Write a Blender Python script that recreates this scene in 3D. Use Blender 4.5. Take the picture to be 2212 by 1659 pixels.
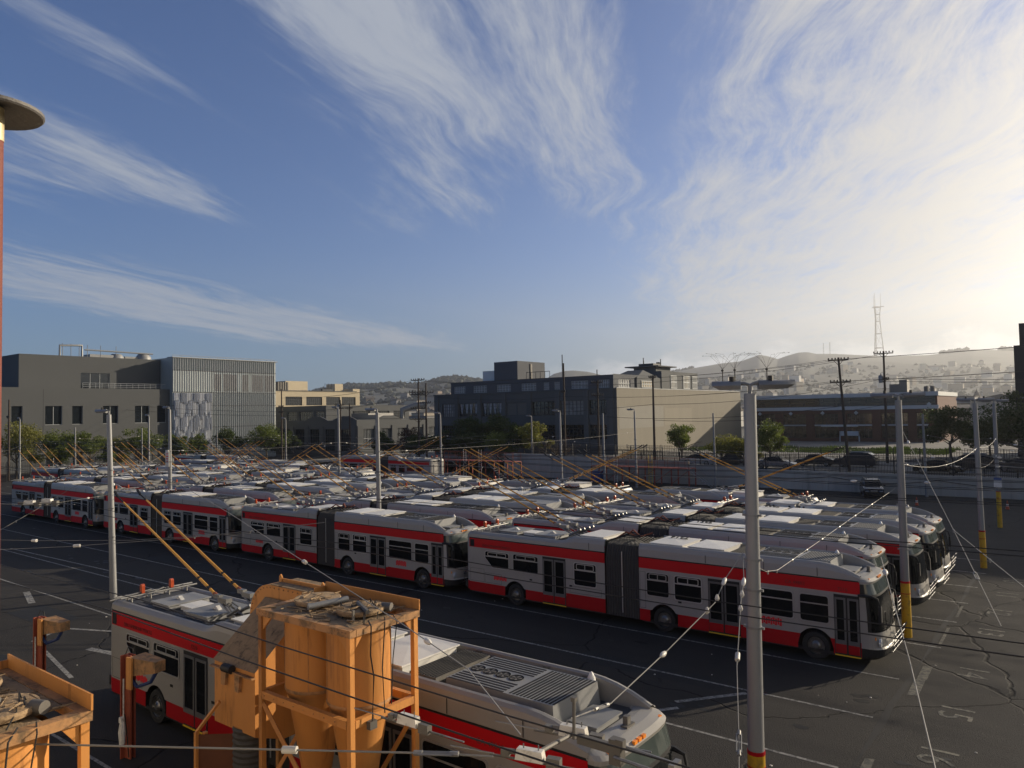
import bpy, bmesh, math, random
import numpy as np
from mathutils import Matrix, Vector

for _o in list(bpy.data.objects):
    bpy.data.objects.remove(_o)
SC = bpy.context.scene
COL = SC.collection
R = math.radians

# ------------------------------------------------------------------ camera
# the yard's own axes are the world axes: X along the bus lanes, Y across them
CAM_H = 8.816
cd = bpy.data.cameras.new('camera')
cam = bpy.data.objects.new('camera', cd)
COL.objects.link(cam)
cd.sensor_width = 36.0
cd.lens = 1611.4 / 2212 * 36.0
cd.clip_start = 0.1
cd.clip_end = 30000
cam.matrix_world = (Matrix.Translation((0, 0, CAM_H)) @ Matrix.Rotation(R(37.6964), 4, 'Z')
                    @ Matrix.Rotation(R(92.2356), 4, 'X') @ Matrix.Rotation(R(-1.0322), 4, 'Z'))
SC.camera = cam

# ------------------------------------------------------------------ sky, sun, exposure
SUN_AZ = (0.469, 0.883)          # towards the sun, in plan
SUN_EL = 16.5
SUN_STRENGTH = 5.0
SKY_STRENGTH = 0.05
EXPOSURE = 0.55

def vmath(nt):
    """tiny expression builder for shader maths"""
    class S:
        def __init__(self, sock): self.s = sock
        def _op(self, op, o=None, rev=False):
            n = nt.nodes.new('ShaderNodeMath'); n.operation = op
            args = [self] if o is None else ([o, self] if rev else [self, o])
            for i, a in enumerate(args):
                if isinstance(a, S): nt.links.new(a.s, n.inputs[i])
                else: n.inputs[i].default_value = float(a)
            return S(n.outputs[0])
        def __add__(self, o): return self._op('ADD', o)
        __radd__ = __add__
        def __sub__(self, o): return self._op('SUBTRACT', o)
        def __rsub__(self, o): return self._op('SUBTRACT', o, True)
        def __mul__(self, o): return self._op('MULTIPLY', o)
        __rmul__ = __mul__
        def __truediv__(self, o): return self._op('DIVIDE', o)
        def __rtruediv__(self, o): return self._op('DIVIDE', o, True)
        def __neg__(self): return self * -1.0
        def pow(self, o): return self._op('POWER', o)
        def max(self, o): return self._op('MAXIMUM', o)
        def min(self, o): return self._op('MINIMUM', o)
        def exp(self): return self._op('EXPONENT')
        def abs(self): return self._op('ABSOLUTE')
        def clamp(self):
            n = nt.nodes.new('ShaderNodeClamp'); nt.links.new(self.s, n.inputs[0]); return S(n.outputs[0])
        def step(self, a, b):
            n = nt.nodes.new('ShaderNodeMapRange'); n.interpolation_type = 'SMOOTHSTEP'
            nt.links.new(self.s, n.inputs[0]); n.inputs[1].default_value = a; n.inputs[2].default_value = b
            return S(n.outputs[0])
    def xyz(x, y, z):
        n = nt.nodes.new('ShaderNodeCombineXYZ')
        for i, a in enumerate((x, y, z)):
            if isinstance(a, S): nt.links.new(a.s, n.inputs[i])
            else: n.inputs[i].default_value = float(a)
        return n.outputs[0]
    def noise(vec, scale, detail=4, rough=.55, dist=0.0):
        n = nt.nodes.new('ShaderNodeTexNoise'); n.inputs['Scale'].default_value = scale
        n.inputs['Detail'].default_value = detail; n.inputs['Roughness'].default_value = rough
        n.inputs['Distortion'].default_value = dist
        nt.links.new(vec, n.inputs['Vector']); return S(n.outputs['Fac'])
    return S, xyz, noise

W = bpy.data.worlds.new('World')
SC.world = W
W.use_nodes = True
W.cycles.sampling_method = 'MANUAL'
W.cycles.sample_map_resolution = 512
nt = W.node_tree
for n in list(nt.nodes): nt.nodes.remove(n)
sky = nt.nodes.new('ShaderNodeTexSky')
sky.sky_type = 'NISHITA'
sky.sun_disc = False
sky.sun_elevation = R(SUN_EL)
sky.sun_rotation = math.atan2(SUN_AZ[0], SUN_AZ[1])
sky.altitude = 20
sky.air_density = 1.0
sky.dust_density = 0.3
sky.ozone_density = 3.0
tc = nt.nodes.new('ShaderNodeTexCoord')
sep = nt.nodes.new('ShaderNodeSeparateXYZ')
nt.links.new(tc.outputs['Generated'], sep.inputs[0])
S, XYZ, NOISE = vmath(nt)
dx, dy, dz = S(sep.outputs[0]), S(sep.outputs[1]), S(sep.outputs[2])
zc = dz.max(0.012)
# cirrus sheet: coordinates along (ca) and across (cb) the wind streaks
ca = (dx * -0.4595 + dy * 0.8882) / zc
cb = (dx * 0.8882 + dy * 0.4595) / zc
def g2(a0, wa, b0, wb):
    u = (ca - a0) / wa; v = (cb - b0) / wb
    return (-(u * u + v * v)).exp()
warp = NOISE(XYZ(ca * 0.55, cb * 0.8, 3.1), 1.0, 2, .5) - 0.5
warp2 = NOISE(XYZ(ca * 1.9, cb * 2.6, 8.4), 1.0, 2, .5) - 0.5
wb_ = cb + warp * 0.70 + warp2 * 0.10
streak = NOISE(XYZ(ca * 0.50, wb_ * 4.0, 1.7), 1.0, 6, .70)
fine = NOISE(XYZ(ca * 2.6, wb_ * 13.0, 5.2), 1.0, 5, .72)
puff = NOISE(XYZ(ca * 1.25 + warp, cb * 2.0 + warp2, 2.2), 1.0, 7, .66)
cover = (g2(1.9, 1.25, -0.74, 0.24) * 0.95 + g2(2.35, 0.95, -0.24, 0.19) * 1.15 + g2(1.4, 1.2, -0.5, 0.45) * 0.55
         + g2(2.6, 0.85, -2.06, 0.26) * 1.15 + g2(1.7, 0.5, -1.42, 0.16) * 0.6
         + g2(6.4, 3.6, -4.2, 1.0) * 1.6 + g2(2.6, 0.5, -2.6, 0.3) * 0.6
         + g2(3.5, 0.8, -1.05, 0.55) * 0.45 + g2(9.5, 2.4, -3.1, 0.8) * 0.85
         + cb.step(-0.05, 0.5) * 0.72 + cb.step(0.3, 1.6) * 0.45 + g2(5.2, 2.6, 0.15, 0.45) * .75).min(1.2)
st = (streak * 0.66 + fine * 0.34)
cir = (st + cover * 0.27 - 0.58).step(0.0, 0.34) * cover.step(0.02, 0.6) * dz.step(0.03, 0.10)
pf = (puff * 0.75 + fine * 0.25 + cb.step(-0.1, 1.6) * 0.15 - 0.44).step(0.0, 0.26) * cb.step(-0.1, 0.5) * dz.step(0.02, 0.08)
# low cumulus bank over the hills
az = cb / ca.abs().max(0.05)
low = NOISE(XYZ(az * 13.0, dz * 26.0, 4.4), 1.0, 5, .6)
lowmask = dz.step(0.0, 0.03) * az.step(-0.2, 0.02)
lowc = (low * 0.10 + 0.012 + az.step(-0.1, 0.25) * 0.02 - dz).step(0.0, 0.022) * lowmask
haze_low = (1.0 - dz.step(-0.02, 0.22)) * 0.80
alpha = 1.0 - (1.0 - cir * 0.86) * (1.0 - pf * 0.60)
sunc = (dx * SUN_AZ[0] * math.cos(R(SUN_EL)) + dy * SUN_AZ[1] * math.cos(R(SUN_EL)) + dz * math.sin(R(SUN_EL))).max(0.0)
bright = 0.74 + sunc.pow(2.0) * 0.24 + sunc.pow(16.0) * 0.9
def mixc(f, c1, c2):
    n = nt.nodes.new('ShaderNodeMix'); n.data_type = 'RGBA'
    nt.links.new(f.s, n.inputs['Factor'])
    for c, k in ((c1, 'A'), (c2, 'B')):
        i = [x for x in n.inputs if x.name == k and x.type == 'RGBA'][0]
        if isinstance(c, tuple): i.default_value = (*c, 1)
        else: nt.links.new(c, i)
    return [x for x in n.outputs if x.type == 'RGBA'][0]
def scalec(c, f):
    n = nt.nodes.new('ShaderNodeVectorMath'); n.operation = 'SCALE'
    if isinstance(c, tuple): n.inputs[0].default_value = c
    else: nt.links.new(c, n.inputs[0])
    if isinstance(f, S): nt.links.new(f.s, n.inputs['Scale'])
    else: n.inputs['Scale'].default_value = f
    return n.outputs[0]
CLOUD = 8.5
warm = mixc(sunc.pow(3.0), (0.90, 0.98, 1.12), (1.16, 1.04, 0.82))
warmlow = mixc(sunc.pow(2.0), (0.66, 0.92, 1.26), (1.12, 1.03, 0.84))
cl = scalec(warm, bright * CLOUD)
tint = nt.nodes.new('ShaderNodeVectorMath'); tint.operation = 'MULTIPLY'
tint.inputs[1].default_value = (0.88, 1.08, 1.50)
nt.links.new(sky.outputs[0], tint.inputs[0])
skyc = mixc(haze_low, tint.outputs[0], scalec(warmlow, bright * (CLOUD * 0.66)))
skyc = mixc(alpha.clamp(), skyc, cl)
skyc = mixc((lowc * 0.92).clamp(), skyc, scalec(warm, bright * (CLOUD * 1.35)))
bg = nt.nodes.new('ShaderNodeBackground')
bg.inputs['Strength'].default_value = SKY_STRENGTH
nt.links.new(skyc, bg.inputs['Color'])
wo = nt.nodes.new('ShaderNodeOutputWorld')
nt.links.new(bg.outputs[0], wo.inputs['Surface'])

sl = bpy.data.lights.new('sun', 'SUN')
sl.energy = SUN_STRENGTH
sl.angle = R(0.6)
sl.color = (1.0, 0.86, 0.66)
sun = bpy.data.objects.new('sun', sl)
COL.objects.link(sun)
sd = Vector((SUN_AZ[0] * math.cos(R(SUN_EL)), SUN_AZ[1] * math.cos(R(SUN_EL)), math.sin(R(SUN_EL)))).normalized()
sun.rotation_euler = sd.to_track_quat('Z', 'Y').to_euler()
sun.location = (20, 40, 60)

SC.view_settings.view_transform = 'Standard'
SC.view_settings.look = 'None'
SC.view_settings.exposure = EXPOSURE
SC.view_settings.gamma = 1.0
SC.render.engine = 'CYCLES'
SC.cycles.max_bounces = 5
SC.cycles.diffuse_bounces = 2
SC.cycles.volume_bounces = 0

# ------------------------------------------------------------------ helpers
class MB:
    def __init__(self):
        self.v = []; self.f = []; self.m = []
    def add(self, vs, fs, mi=0):
        o = len(self.v)
        self.v += [tuple(p) for p in vs]
        for f in fs:
            self.f.append(tuple(i + o for i in f)); self.m.append(mi)
        return self
    def box(self, a, b, mi=0):
        x0, y0, z0 = a; x1, y1, z1 = b
        if x0 > x1: x0, x1 = x1, x0
        if y0 > y1: y0, y1 = y1, y0
        if z0 > z1: z0, z1 = z1, z0
        vs = [(x0, y0, z0), (x1, y0, z0), (x1, y1, z0), (x0, y1, z0), (x0, y0, z1), (x1, y0, z1), (x1, y1, z1), (x0, y1, z1)]
        return self.add(vs, [(0, 3, 2, 1), (4, 5, 6, 7), (0, 1, 5, 4), (1, 2, 6, 5), (2, 3, 7, 6), (3, 0, 4, 7)], mi)
    def cbox(self, c, s, mi=0):
        return self.box([c[i] - s[i] / 2 for i in range(3)], [c[i] + s[i] / 2 for i in range(3)], mi)
    def taper(self, a, b, top=0.9, mi=0):
        """box whose top is shrunk about its centre"""
        x0, y0, z0 = a; x1, y1, z1 = b
        cx, cy = (x0 + x1) / 2, (y0 + y1) / 2
        t = top if isinstance(top, tuple) else (top, top)
        q = lambda x, y: (cx + (x - cx) * t[0], cy + (y - cy) * t[1], z1)
        vs = [(x0, y0, z0), (x1, y0, z0), (x1, y1, z0), (x0, y1, z0), q(x0, y0), q(x1, y0), q(x1, y1), q(x0, y1)]
        return self.add(vs, [(0, 3, 2, 1), (4, 5, 6, 7), (0, 1, 5, 4), (1, 2, 6, 5), (2, 3, 7, 6), (3, 0, 4, 7)], mi)
    def prism(self, poly, axis, lo, hi, mi=0, cap=True):
        n = len(poly)
        def p(u, v, w):
            return {'x': (w, u, v), 'y': (u, w, v), 'z': (u, v, w)}[axis]
        vs = [p(u, v, lo) for u, v in poly] + [p(u, v, hi) for u, v in poly]
        fs = [(i, (i + 1) % n, (i + 1) % n + n, i + n) for i in range(n)]
        if cap: fs += [tuple(range(n - 1, -1, -1)), tuple(range(n, 2 * n))]
        return self.add(vs, fs, mi)
    def tube(self, pts, r, n=6, mi=0, cap=True):
        pts = [Vector(p) for p in pts]; k = len(pts)
        rs = r if isinstance(r, (list, tuple)) else [r] * k
        rings = []; up = None
        for i, p in enumerate(pts):
            d = (pts[min(i + 1, k - 1)] - pts[max(i - 1, 0)])
            if d.length < 1e-9: d = Vector((0, 0, 1))
            d.normalize()
            if up is None:
                up = Vector((0, 0, 1)) if abs(d.z) < .95 else Vector((1, 0, 0))
            a = d.cross(up)
            if a.length < 1e-6: a = d.cross(Vector((0, 1, 0)))
            a.normalize(); b = a.cross(d).normalized()
            rings.append([p + a * (rs[i] * math.cos(t * 2 * math.pi / n)) + b * (rs[i] * math.sin(t * 2 * math.pi / n)) for t in range(n)])
        return self.grid(rings, mi, closed=True, cap=cap)
    def grid(self, rows, mi=0, closed=False, cap=False):
        nr, nc = len(rows), len(rows[0])
        vs = [p for r_ in rows for p in r_]
        fs = []
        for i in range(nr - 1):
            for j in range(nc if closed else nc - 1):
                j2 = (j + 1) % nc
                fs.append((i * nc + j, i * nc + j2, (i + 1) * nc + j2, (i + 1) * nc + j))
        if cap:
            fs += [tuple(range(nc - 1, -1, -1)), tuple(range((nr - 1) * nc, nr * nc))]
        return self.add(vs, fs, mi)
    def lathe(self, prof, c, n=16, axis='z', mi=0, mis=None):
        rows = []
        for r_, h in prof:
            row = []
            for t in range(n):
                a = t * 2 * math.pi / n
                u, v = r_ * math.cos(a), r_ * math.sin(a)
                row.append({'z': (c[0] + u, c[1] + v, c[2] + h), 'y': (c[0] + u, c[1] + h, c[2] + v), 'x': (c[0] + h, c[1] + u, c[2] + v)}[axis])
            rows.append(row)
        if mis is None: return self.grid(rows, mi, closed=True)
        for i in range(len(rows) - 1): self.grid(rows[i:i + 2], mis[i], closed=True)
        return self
    def disc(self, c, r_, n=16, axis='z', mi=0):
        vs = []
        for t in range(n):
            a = t * 2 * math.pi / n; u, v = r_ * math.cos(a), r_ * math.sin(a)
            vs.append({'z': (c[0] + u, c[1] + v, c[2]), 'y': (c[0] + u, c[1], c[2] + v), 'x': (c[0], c[1] + u, c[2] + v)}[axis])
        return self.add(vs, [tuple(range(n))], mi)
    def mesh(self, name, mats, smooth=None):
        me = bpy.data.meshes.new(name)
        me.from_pydata(self.v, [], self.f)
        for m_ in (mats if isinstance(mats, (list, tuple)) else [mats]): me.materials.append(m_)
        if len(me.polygons): me.polygons.foreach_set('material_index', self.m)
        bm = bmesh.new(); bm.from_mesh(me)
        bmesh.ops.recalc_face_normals(bm, faces=bm.faces)
        bm.to_mesh(me); bm.free()
        if smooth:
            me.polygons.foreach_set('use_smooth', [True] * len(me.polygons))
            me.set_sharp_from_angle(angle=R(smooth))
        me.update()
        return me
    def build(self, name, mats, parent=None, smooth=None, kind=None):
        return obj(name, self.mesh(name, mats, smooth), parent, kind)

def obj(name, me, parent=None, kind=None):
    o = bpy.data.objects.new(name, me)
    COL.objects.link(o)
    if parent is not None: o.parent = parent
    if kind: o['kind'] = kind
    return o
def tag(o, label, cat, group=None):
    o['label'] = label; o['category'] = cat
    if group: o['group'] = group
    return o
def thing(name, label, cat, loc=(0, 0, 0), rz=0.0, group=None):
    o = obj(name, None)
    o.location = loc; o.rotation_euler = (0, 0, rz)
    return tag(o, label, cat, group)
def tree_of(root, skip=()):
    """snapshot (object, children) of a thing, its parts and their sub-parts"""
    by = {}
    for o in bpy.data.objects:
        if o.parent is not None: by.setdefault(o.parent.name, []).append(o)
    def rec(o): return (o, [rec(c) for c in by.get(o.name, []) if c.name.split('.')[0] not in skip])
    return rec(root)
def copy_tree(tree, loc, rz, label, group=None):
    """a copy of a thing with copies of its parts and sub-parts"""
    def rec(nd, par):
        c = nd[0].copy(); COL.objects.link(c)
        if par is not None: c.parent = par
        for k in nd[1]: rec(k, c)
        return c
    r_ = rec(tree, None)
    r_.location = loc; r_.rotation_euler = (0, 0, rz); r_['label'] = label
    if group: r_['group'] = group
    return r_

# ------------------------------------------------------------------ materials
def pm(name, col, rough=.55, metal=0.0, var=.18, vscale=3.0, bump=0.0, bscale=40.0, dirt=None, coat=0.0, spec=0.28, streak=False, rvar=.1):
    """principled paint with noise-driven colour variation, optional dirt and fine relief"""
    m = bpy.data.materials.new(name); m.use_nodes = True
    nt = m.node_tree; b = nt.nodes['Principled BSDF']
    S, XYZ, NOISE = vmath(nt)
    tc = nt.nodes.new('ShaderNodeTexCoord'); oi = nt.nodes.new('ShaderNodeObjectInfo')
    ad = nt.nodes.new('ShaderNodeVectorMath'); ad.operation = 'MULTIPLY_ADD'
    nt.links.new(oi.outputs['Random'], ad.inputs[0]); ad.inputs[1].default_value = (37, 21, 53)
    nt.links.new(tc.outputs['Object'], ad.inputs[2])
    vec = ad.outputs[0]
    if streak:
        mp = nt.nodes.new('ShaderNodeMapping'); mp.inputs['Scale'].default_value = (1, 1, .12)
        nt.links.new(vec, mp.inputs[0]); svec = mp.outputs[0]
    else: svec = vec
    n1 = NOISE(svec, vscale, 6, .6)
    f = ((n1 - .5) * (2 * var) + 1.0) * (S(oi.outputs['Random']) * .30 + .85)
    n = nt.nodes.new('ShaderNodeVectorMath'); n.operation = 'SCALE'
    n.inputs[0].default_value = col[:3]; nt.links.new(f.s, n.inputs['Scale'])
    c = n.outputs[0]
    if dirt:
        dcol, dscale, d0, d1, amt = dirt
        d = NOISE(svec, dscale, 8, .65, .4).step(d0, d1) * amt
        mx = nt.nodes.new('ShaderNodeMix'); mx.data_type = 'RGBA'
        nt.links.new(d.s, mx.inputs['Factor'])
        A = [x for x in mx.inputs if x.name == 'A' and x.type == 'RGBA'][0]; B_ = [x for x in mx.inputs if x.name == 'B' and x.type == 'RGBA'][0]
        nt.links.new(c, A); B_.default_value = (*dcol, 1)
        c = [x for x in mx.outputs if x.type == 'RGBA'][0]
    nt.links.new(c, b.inputs['Base Color'])
    rr = ((n1 - .5) * (2 * rvar) + rough).clamp()
    nt.links.new(rr.s, b.inputs['Roughness'])
    b.inputs['Metallic'].default_value = metal
    b.inputs['Specular IOR Level'].default_value = spec
    if coat: b.inputs['Coat Weight'].default_value = coat; b.inputs['Coat Roughness'].default_value = .08
    if bump:
        nb = NOISE(vec, bscale, 4, .6)
        bn = nt.nodes.new('ShaderNodeBump'); bn.inputs['Strength'].default_value = bump; bn.inputs['Distance'].default_value = .02
        nt.links.new(nb.s, bn.inputs['Height']); nt.links.new(bn.outputs[0], b.inputs['Normal'])
    return m

M = {}
M['silver'] = pm('silver_paint', (.29, .275, .25), .45, .1, .10, 1.6, dirt=((.14, .13, .12), 5.0, .56, .85, .3))
M['red'] = pm('red_paint', (.46, .009, .014), .32, 0, .06, 1.2, spec=.12, dirt=((.33, .05, .04), 2.5, .6, .9, .35))
M['redskirt'] = pm('red_skirt_paint', (.34, .007, .011), .45, 0, .08, 1.2, spec=.1, dirt=((.12, .05, .04), 4, .55, .85, .4))
M['glass'] = pm('dark_glass', (.006, .007, .008), .06, 0, .3, .7, spec=.22, rvar=.03)
M['black'] = pm('black_rubber', (.014, .014, .015), .6, 0, .2, 6)
M['bellows'] = pm('bellows_fabric', (.045, .043, .042), .7, 0, .25, 5)
M['doorframe'] = pm('door_frame_metal', (.13, .13, .13), .45, .4, .1, 5)
M['frame'] = pm('window_frame_metal', (.36, .355, .34), .4, .5, .1, 5)
M['white'] = pm('white_fibreglass', (.62, .60, .55), .45, 0, .08, 2.0, dirt=((.33, .29, .23), 3.5, .55, .85, .5))
M['hatch'] = pm('grey_fibreglass', (.22, .22, .215), .5, 0, .1, 3.0, dirt=((.2, .19, .17), 6, .5, .8, .5))
M['deck'] = pm('roof_deck_grey', (.07, .07, .072), .6, 0, .3, 3.0, dirt=((.04, .04, .04), 4, .5, .75, .6))
M['slot'] = pm('dark_slot', (.012, .012, .013), .8, 0, .2, 6)
M['rack'] = pm('rack_steel', (.07, .07, .072), .45, .5, .2, 8)
M['alu'] = pm('aluminium_casting', (.22, .215, .205), .5, .6, .2, 8)
M['polepaint'] = pm('ochre_pole_paint', (.58, .29, .05), .4, 0, .15, 6, dirt=((.1, .06, .03), 9, .6, .8, .6))
M['lampred'] = pm('orange_red_plastic', (.36, .06, .02), .35, 0, .1, 10)
M['amber'] = pm('amber_lens', (.75, .24, .03), .2, 0, .1, 10)
M['lens'] = pm('headlight_lens', (.42, .43, .44), .08, .3, .1, 10)
M['tyre'] = pm('tyre_rubber', (.018, .018, .018), .8, 0, .3, 8)
M['rim'] = pm('wheel_rim_metal', (.2, .2, .195), .35, .8, .2, 8)
M['hose'] = pm('grey_hose_rubber', (.055, .053, .05), .7, 0, .3, 4)
M['brown'] = pm('radiator_grey_brown', (.13, .12, .105), .6, .2, .2, 5)
M['textdark'] = pm('dark_red_lettering', (.12, .012, .012), .5, 0, .1, 3)
M['logored'] = pm('logo_red', (.55, .012, .02), .4, 0, .1, 3)
M['signyellow'] = pm('yellow_film', (.62, .40, .02), .4, 0, .1, 3)
M['inkdark'] = pm('dark_lettering', (.03, .03, .03), .6, 0, .1, 3)
M['rust'] = pm('rusty_link', (.22, .075, .04), .7, .2, .3, 9)
M['paleglass'] = pm('pale_sign_glass', (.05, .062, .058), .08, 0, .25, 2.0, spec=.6, rvar=.03)
# ------------------------------------------------------------------ lettering
def text(name, s, size, mat, parent, M4, ext=0.004, align='CENTER'):
    cu = bpy.data.curves.new(name, 'FONT'); cu.body = s; cu.size = size; cu.extrude = ext
    cu.align_x = align; cu.align_y = 'CENTER'; cu.resolution_u = 2
    t = bpy.data.objects.new(name, cu); COL.objects.link(t)
    dg = bpy.context.evaluated_depsgraph_get()
    me = bpy.data.meshes.new_from_object(t.evaluated_get(dg))
    bpy.data.objects.remove(t)
    me.transform(M4); me.materials.clear(); me.materials.append(mat)
    return obj(name, me, parent)
def facing_near(x, y, z):            # lettering on a side that faces -Y, read from there
    return Matrix.Translation((x, y, z)) @ Matrix.Rotation(R(90), 4, 'X')

# ------------------------------------------------------------------ the articulated trolleybus
# local frame: x from the tail (0) to the nose (18.45), y across (door side is -y), z up
HW = 1.28
def rrect(x0, x1, z0, z1, r=.08, n=3, slope=0.0):
    """rounded rectangle, counter-clockwise; slope cuts the lower-left corner"""
    pts = []
    for cx, cz, a0 in ((x1 - r, z0 + r, -90), (x1 - r, z1 - r, 0), (x0 + r, z1 - r, 90), (x0 + r, z0 + r, 180)):
        if slope and a0 == 180:
            pts += [(x0, z0 + slope * .9), (x0 + slope * .9, z0)]
            continue
        for k in range(n + 1):
            a = R(a0 + 90 * k / n)
            pts.append((cx + r * math.cos(a), cz + r * math.sin(a)))
    return pts
def inset(pts, d):
    cx = sum(p[0] for p in pts) / len(pts); cz = sum(p[1] for p in pts) / len(pts)
    xs = [p[0] for p in pts]; zs = [p[1] for p in pts]
    wx, wz = max(xs) - min(xs), max(zs) - min(zs)
    mx, mz = (max(xs) + min(xs)) / 2, (max(zs) + min(zs)) / 2
    return [(mx + (p[0] - mx) * (1 - 2 * d / wx), mz + (p[1] - mz) * (1 - 2 * d / wz)) for p in pts]
def ring(mb, outer, inner, y0, y1, mi=0):
    n = len(outer)
    vs = [(u, y0, v) for u, v in outer] + [(u, y0, v) for u, v in inner] + [(u, y1, v) for u, v in outer] + [(u, y1, v) for u, v in inner]
    fs = []
    for i in range(n):
        j = (i + 1) % n
        fs += [(i, j, n + j, n + i), (2 * n + i, 2 * n + j, j, i), (n + i, n + j, 3 * n + j, 3 * n + i)]
    return mb.add(vs, fs, mi)

def bus_window(par, x0, x1, z0, z1, side, vents=True, slope=0.0, far=False):
    y = side * HW
    o = side * .004; w_ = side * .022
    out = rrect(x0, x1, z0, z1, .09, 3, slope)
    inn = inset(out, .035)
    pane = MB().prism(inn, 'y', y, y + o * 2).build('window', M['glass'], par)
    fr = MB(); ring(fr, out, inn, y + w_, y + o * .5)
    zt = z1 - (z1 - z0) * .33
    fr.box((x0 + .04, y + o * 2.2, zt - .02), (x1 - .04, y + w_ * .9, zt + .02))
    if vents:
        vx0, vx1 = x0 + (x1 - x0) * .12, x1 - (x1 - x0) * .12
        v_o = rrect(vx0, vx1, zt + .02, z1 - .06, .05, 2); ring(fr, v_o, inset(v_o, .028), y + w_ * .85, y + o * 2.1)
        fr.box(((vx0 + vx1) / 2 - .015, y + o * 2.2, zt + .03), ((vx0 + vx1) / 2 + .015, y + w_ * .8, z1 - .08))
    fr.build('window_frame', M['frame'], pane)
    return pane
def bus_door(par, x0, x1, z0, z1, side, leaves=2):
    y = side * HW; o = side
    d = MB()
    d.box((x0, y, z0), (x1, y + o * .006, z1), 0)
    dr = d.build('door', M['black'], par)
    w = (x1 - x0) / leaves
    lf = MB(); pn = []
    for k in range(leaves):
        a, b = x0 + w * k + .03, x0 + w * (k + 1) - .03
        ou = [(a, z0 + .06), (b, z0 + .06), (b, z1 - .1), (a, z1 - .1)]
        ring(lf, ou, [(a + .06, z0 + .5), (b - .06, z0 + .5), (b - .06, z1 - .17), (a + .06, z1 - .17)], y + o * .03, y + o * .008)
        p = MB().box((a + .06, y + o * .012, z0 + .5), (b - .06, y + o * .016, z1 - .17)).build('door_glass', M['glass'], dr)
    lf.m = [0] * len(lf.f)
    lf.build('door_leaf', M['doorframe'], dr)
    red = MB()
    for k in range(leaves):
        a, b = x0 + w * k + .03, x0 + w * (k + 1) - .03
        red.box((a, y + o * .031, z0 + .06), (b, y + o * .034, z0 + .36))
    red.build('door_kick_panel', M['redskirt'], dr)
    MB().box((x0, y, z0 - .035), (x1, y + o * .03, z0)).build('door_sill', M['signyellow'], dr)
    return dr

def arch_bottom(xa, xb, zb, archs, r=.60, zc=.50, n=10):
    """points along the lower edge from xa to xb, going over the wheel arches"""
    pts = [(xa, zb)]
    for ax in archs:
        h = math.sqrt(max(r * r - (zb - zc) ** 2, .01))
        a0 = math.atan2(zb - zc, -h); a1 = math.atan2(zb - zc, h)
        if a0 < 0: a0 += 2 * math.pi
        for k in range(n + 1):
            a = a0 + (a1 - a0) * k / n
            pts.append((ax + r * math.cos(a), zc + r * math.sin(a)))
    pts.append((xb, zb))
    return pts
def clip_side(mb, xa, xb, zlo, zmid, zhi, archs, side, mi_low, mi_hi, rear_rise=0.0):
    """lower skirt (mi_low) up to zmid and plain side (mi_hi) to zhi, with open wheel arches"""
    y = side * (HW); r, zc = .60, .50
    spans = []; x = xa
    for ax in archs:
        spans.append((x, ax)); x = ax
    def strip(x0, x1):
        vs = [(x0, y, zlo), (x1, y, zlo), (x1, y, zmid), (x0, y, zmid), (x1, y, zhi), (x0, y, zhi)]
        mb.add(vs[:4], [(0, 1, 2, 3)], mi_low); mb.add([vs[3], vs[2], vs[4], vs[5]], [(0, 1, 2, 3)], mi_hi)
    cur = xa
    for ax in archs:
        if ax - r > cur: strip(cur, ax - r)
        N = 14
        for k in range(N):
            u0 = -r + 2 * r * k / N; u1 = -r + 2 * r * (k + 1) / N
            z0 = zc + math.sqrt(max(r * r - u0 * u0, 0)); z1 = zc + math.sqrt(max(r * r - u1 * u1, 0))
            if max(z0, z1) < zmid:
                mb.add([(ax + u0, y, z0), (ax + u1, y, z1), (ax + u1, y, zmid), (ax + u0, y, zmid)], [(0, 1, 2, 3)], mi_low)
                z0 = z1 = zmid
            mb.add([(ax + u0, y, max(z0, zmid)), (ax + u1, y, max(z1, zmid)), (ax + u1, y, zhi), (ax + u0, y, zhi)], [(0, 1, 2, 3)], mi_hi)
            # wheel-well lip going inward
            zz0 = zc + math.sqrt(max(r * r - u0 * u0, 0)); zz1 = zc + math.sqrt(max(r * r - u1 * u1, 0))
            mb.add([(ax + u0, y, zz0), (ax + u1, y, zz1), (ax + u1, y - side * .55, zz1), (ax + u0, y - side * .55, zz0)], [(0, 1, 2, 3)], 3)
        mb.add([(ax - r, y - side * .5, .3), (ax + r, y - side * .5, .3), (ax + r, y - side * .5, 1.15), (ax - r, y - side * .5, 1.15)], [(0, 1, 2, 3)], 3)
        for xx in (ax - r, ax + r):
            mb.add([(xx, y, zlo), (xx, y - side * .5, zlo), (xx, y - side * .5, zc), (xx, y, zc)], [(0, 1, 2, 3)], 3)
        cur = ax + r
    if cur < xb: strip(cur, xb)

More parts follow.
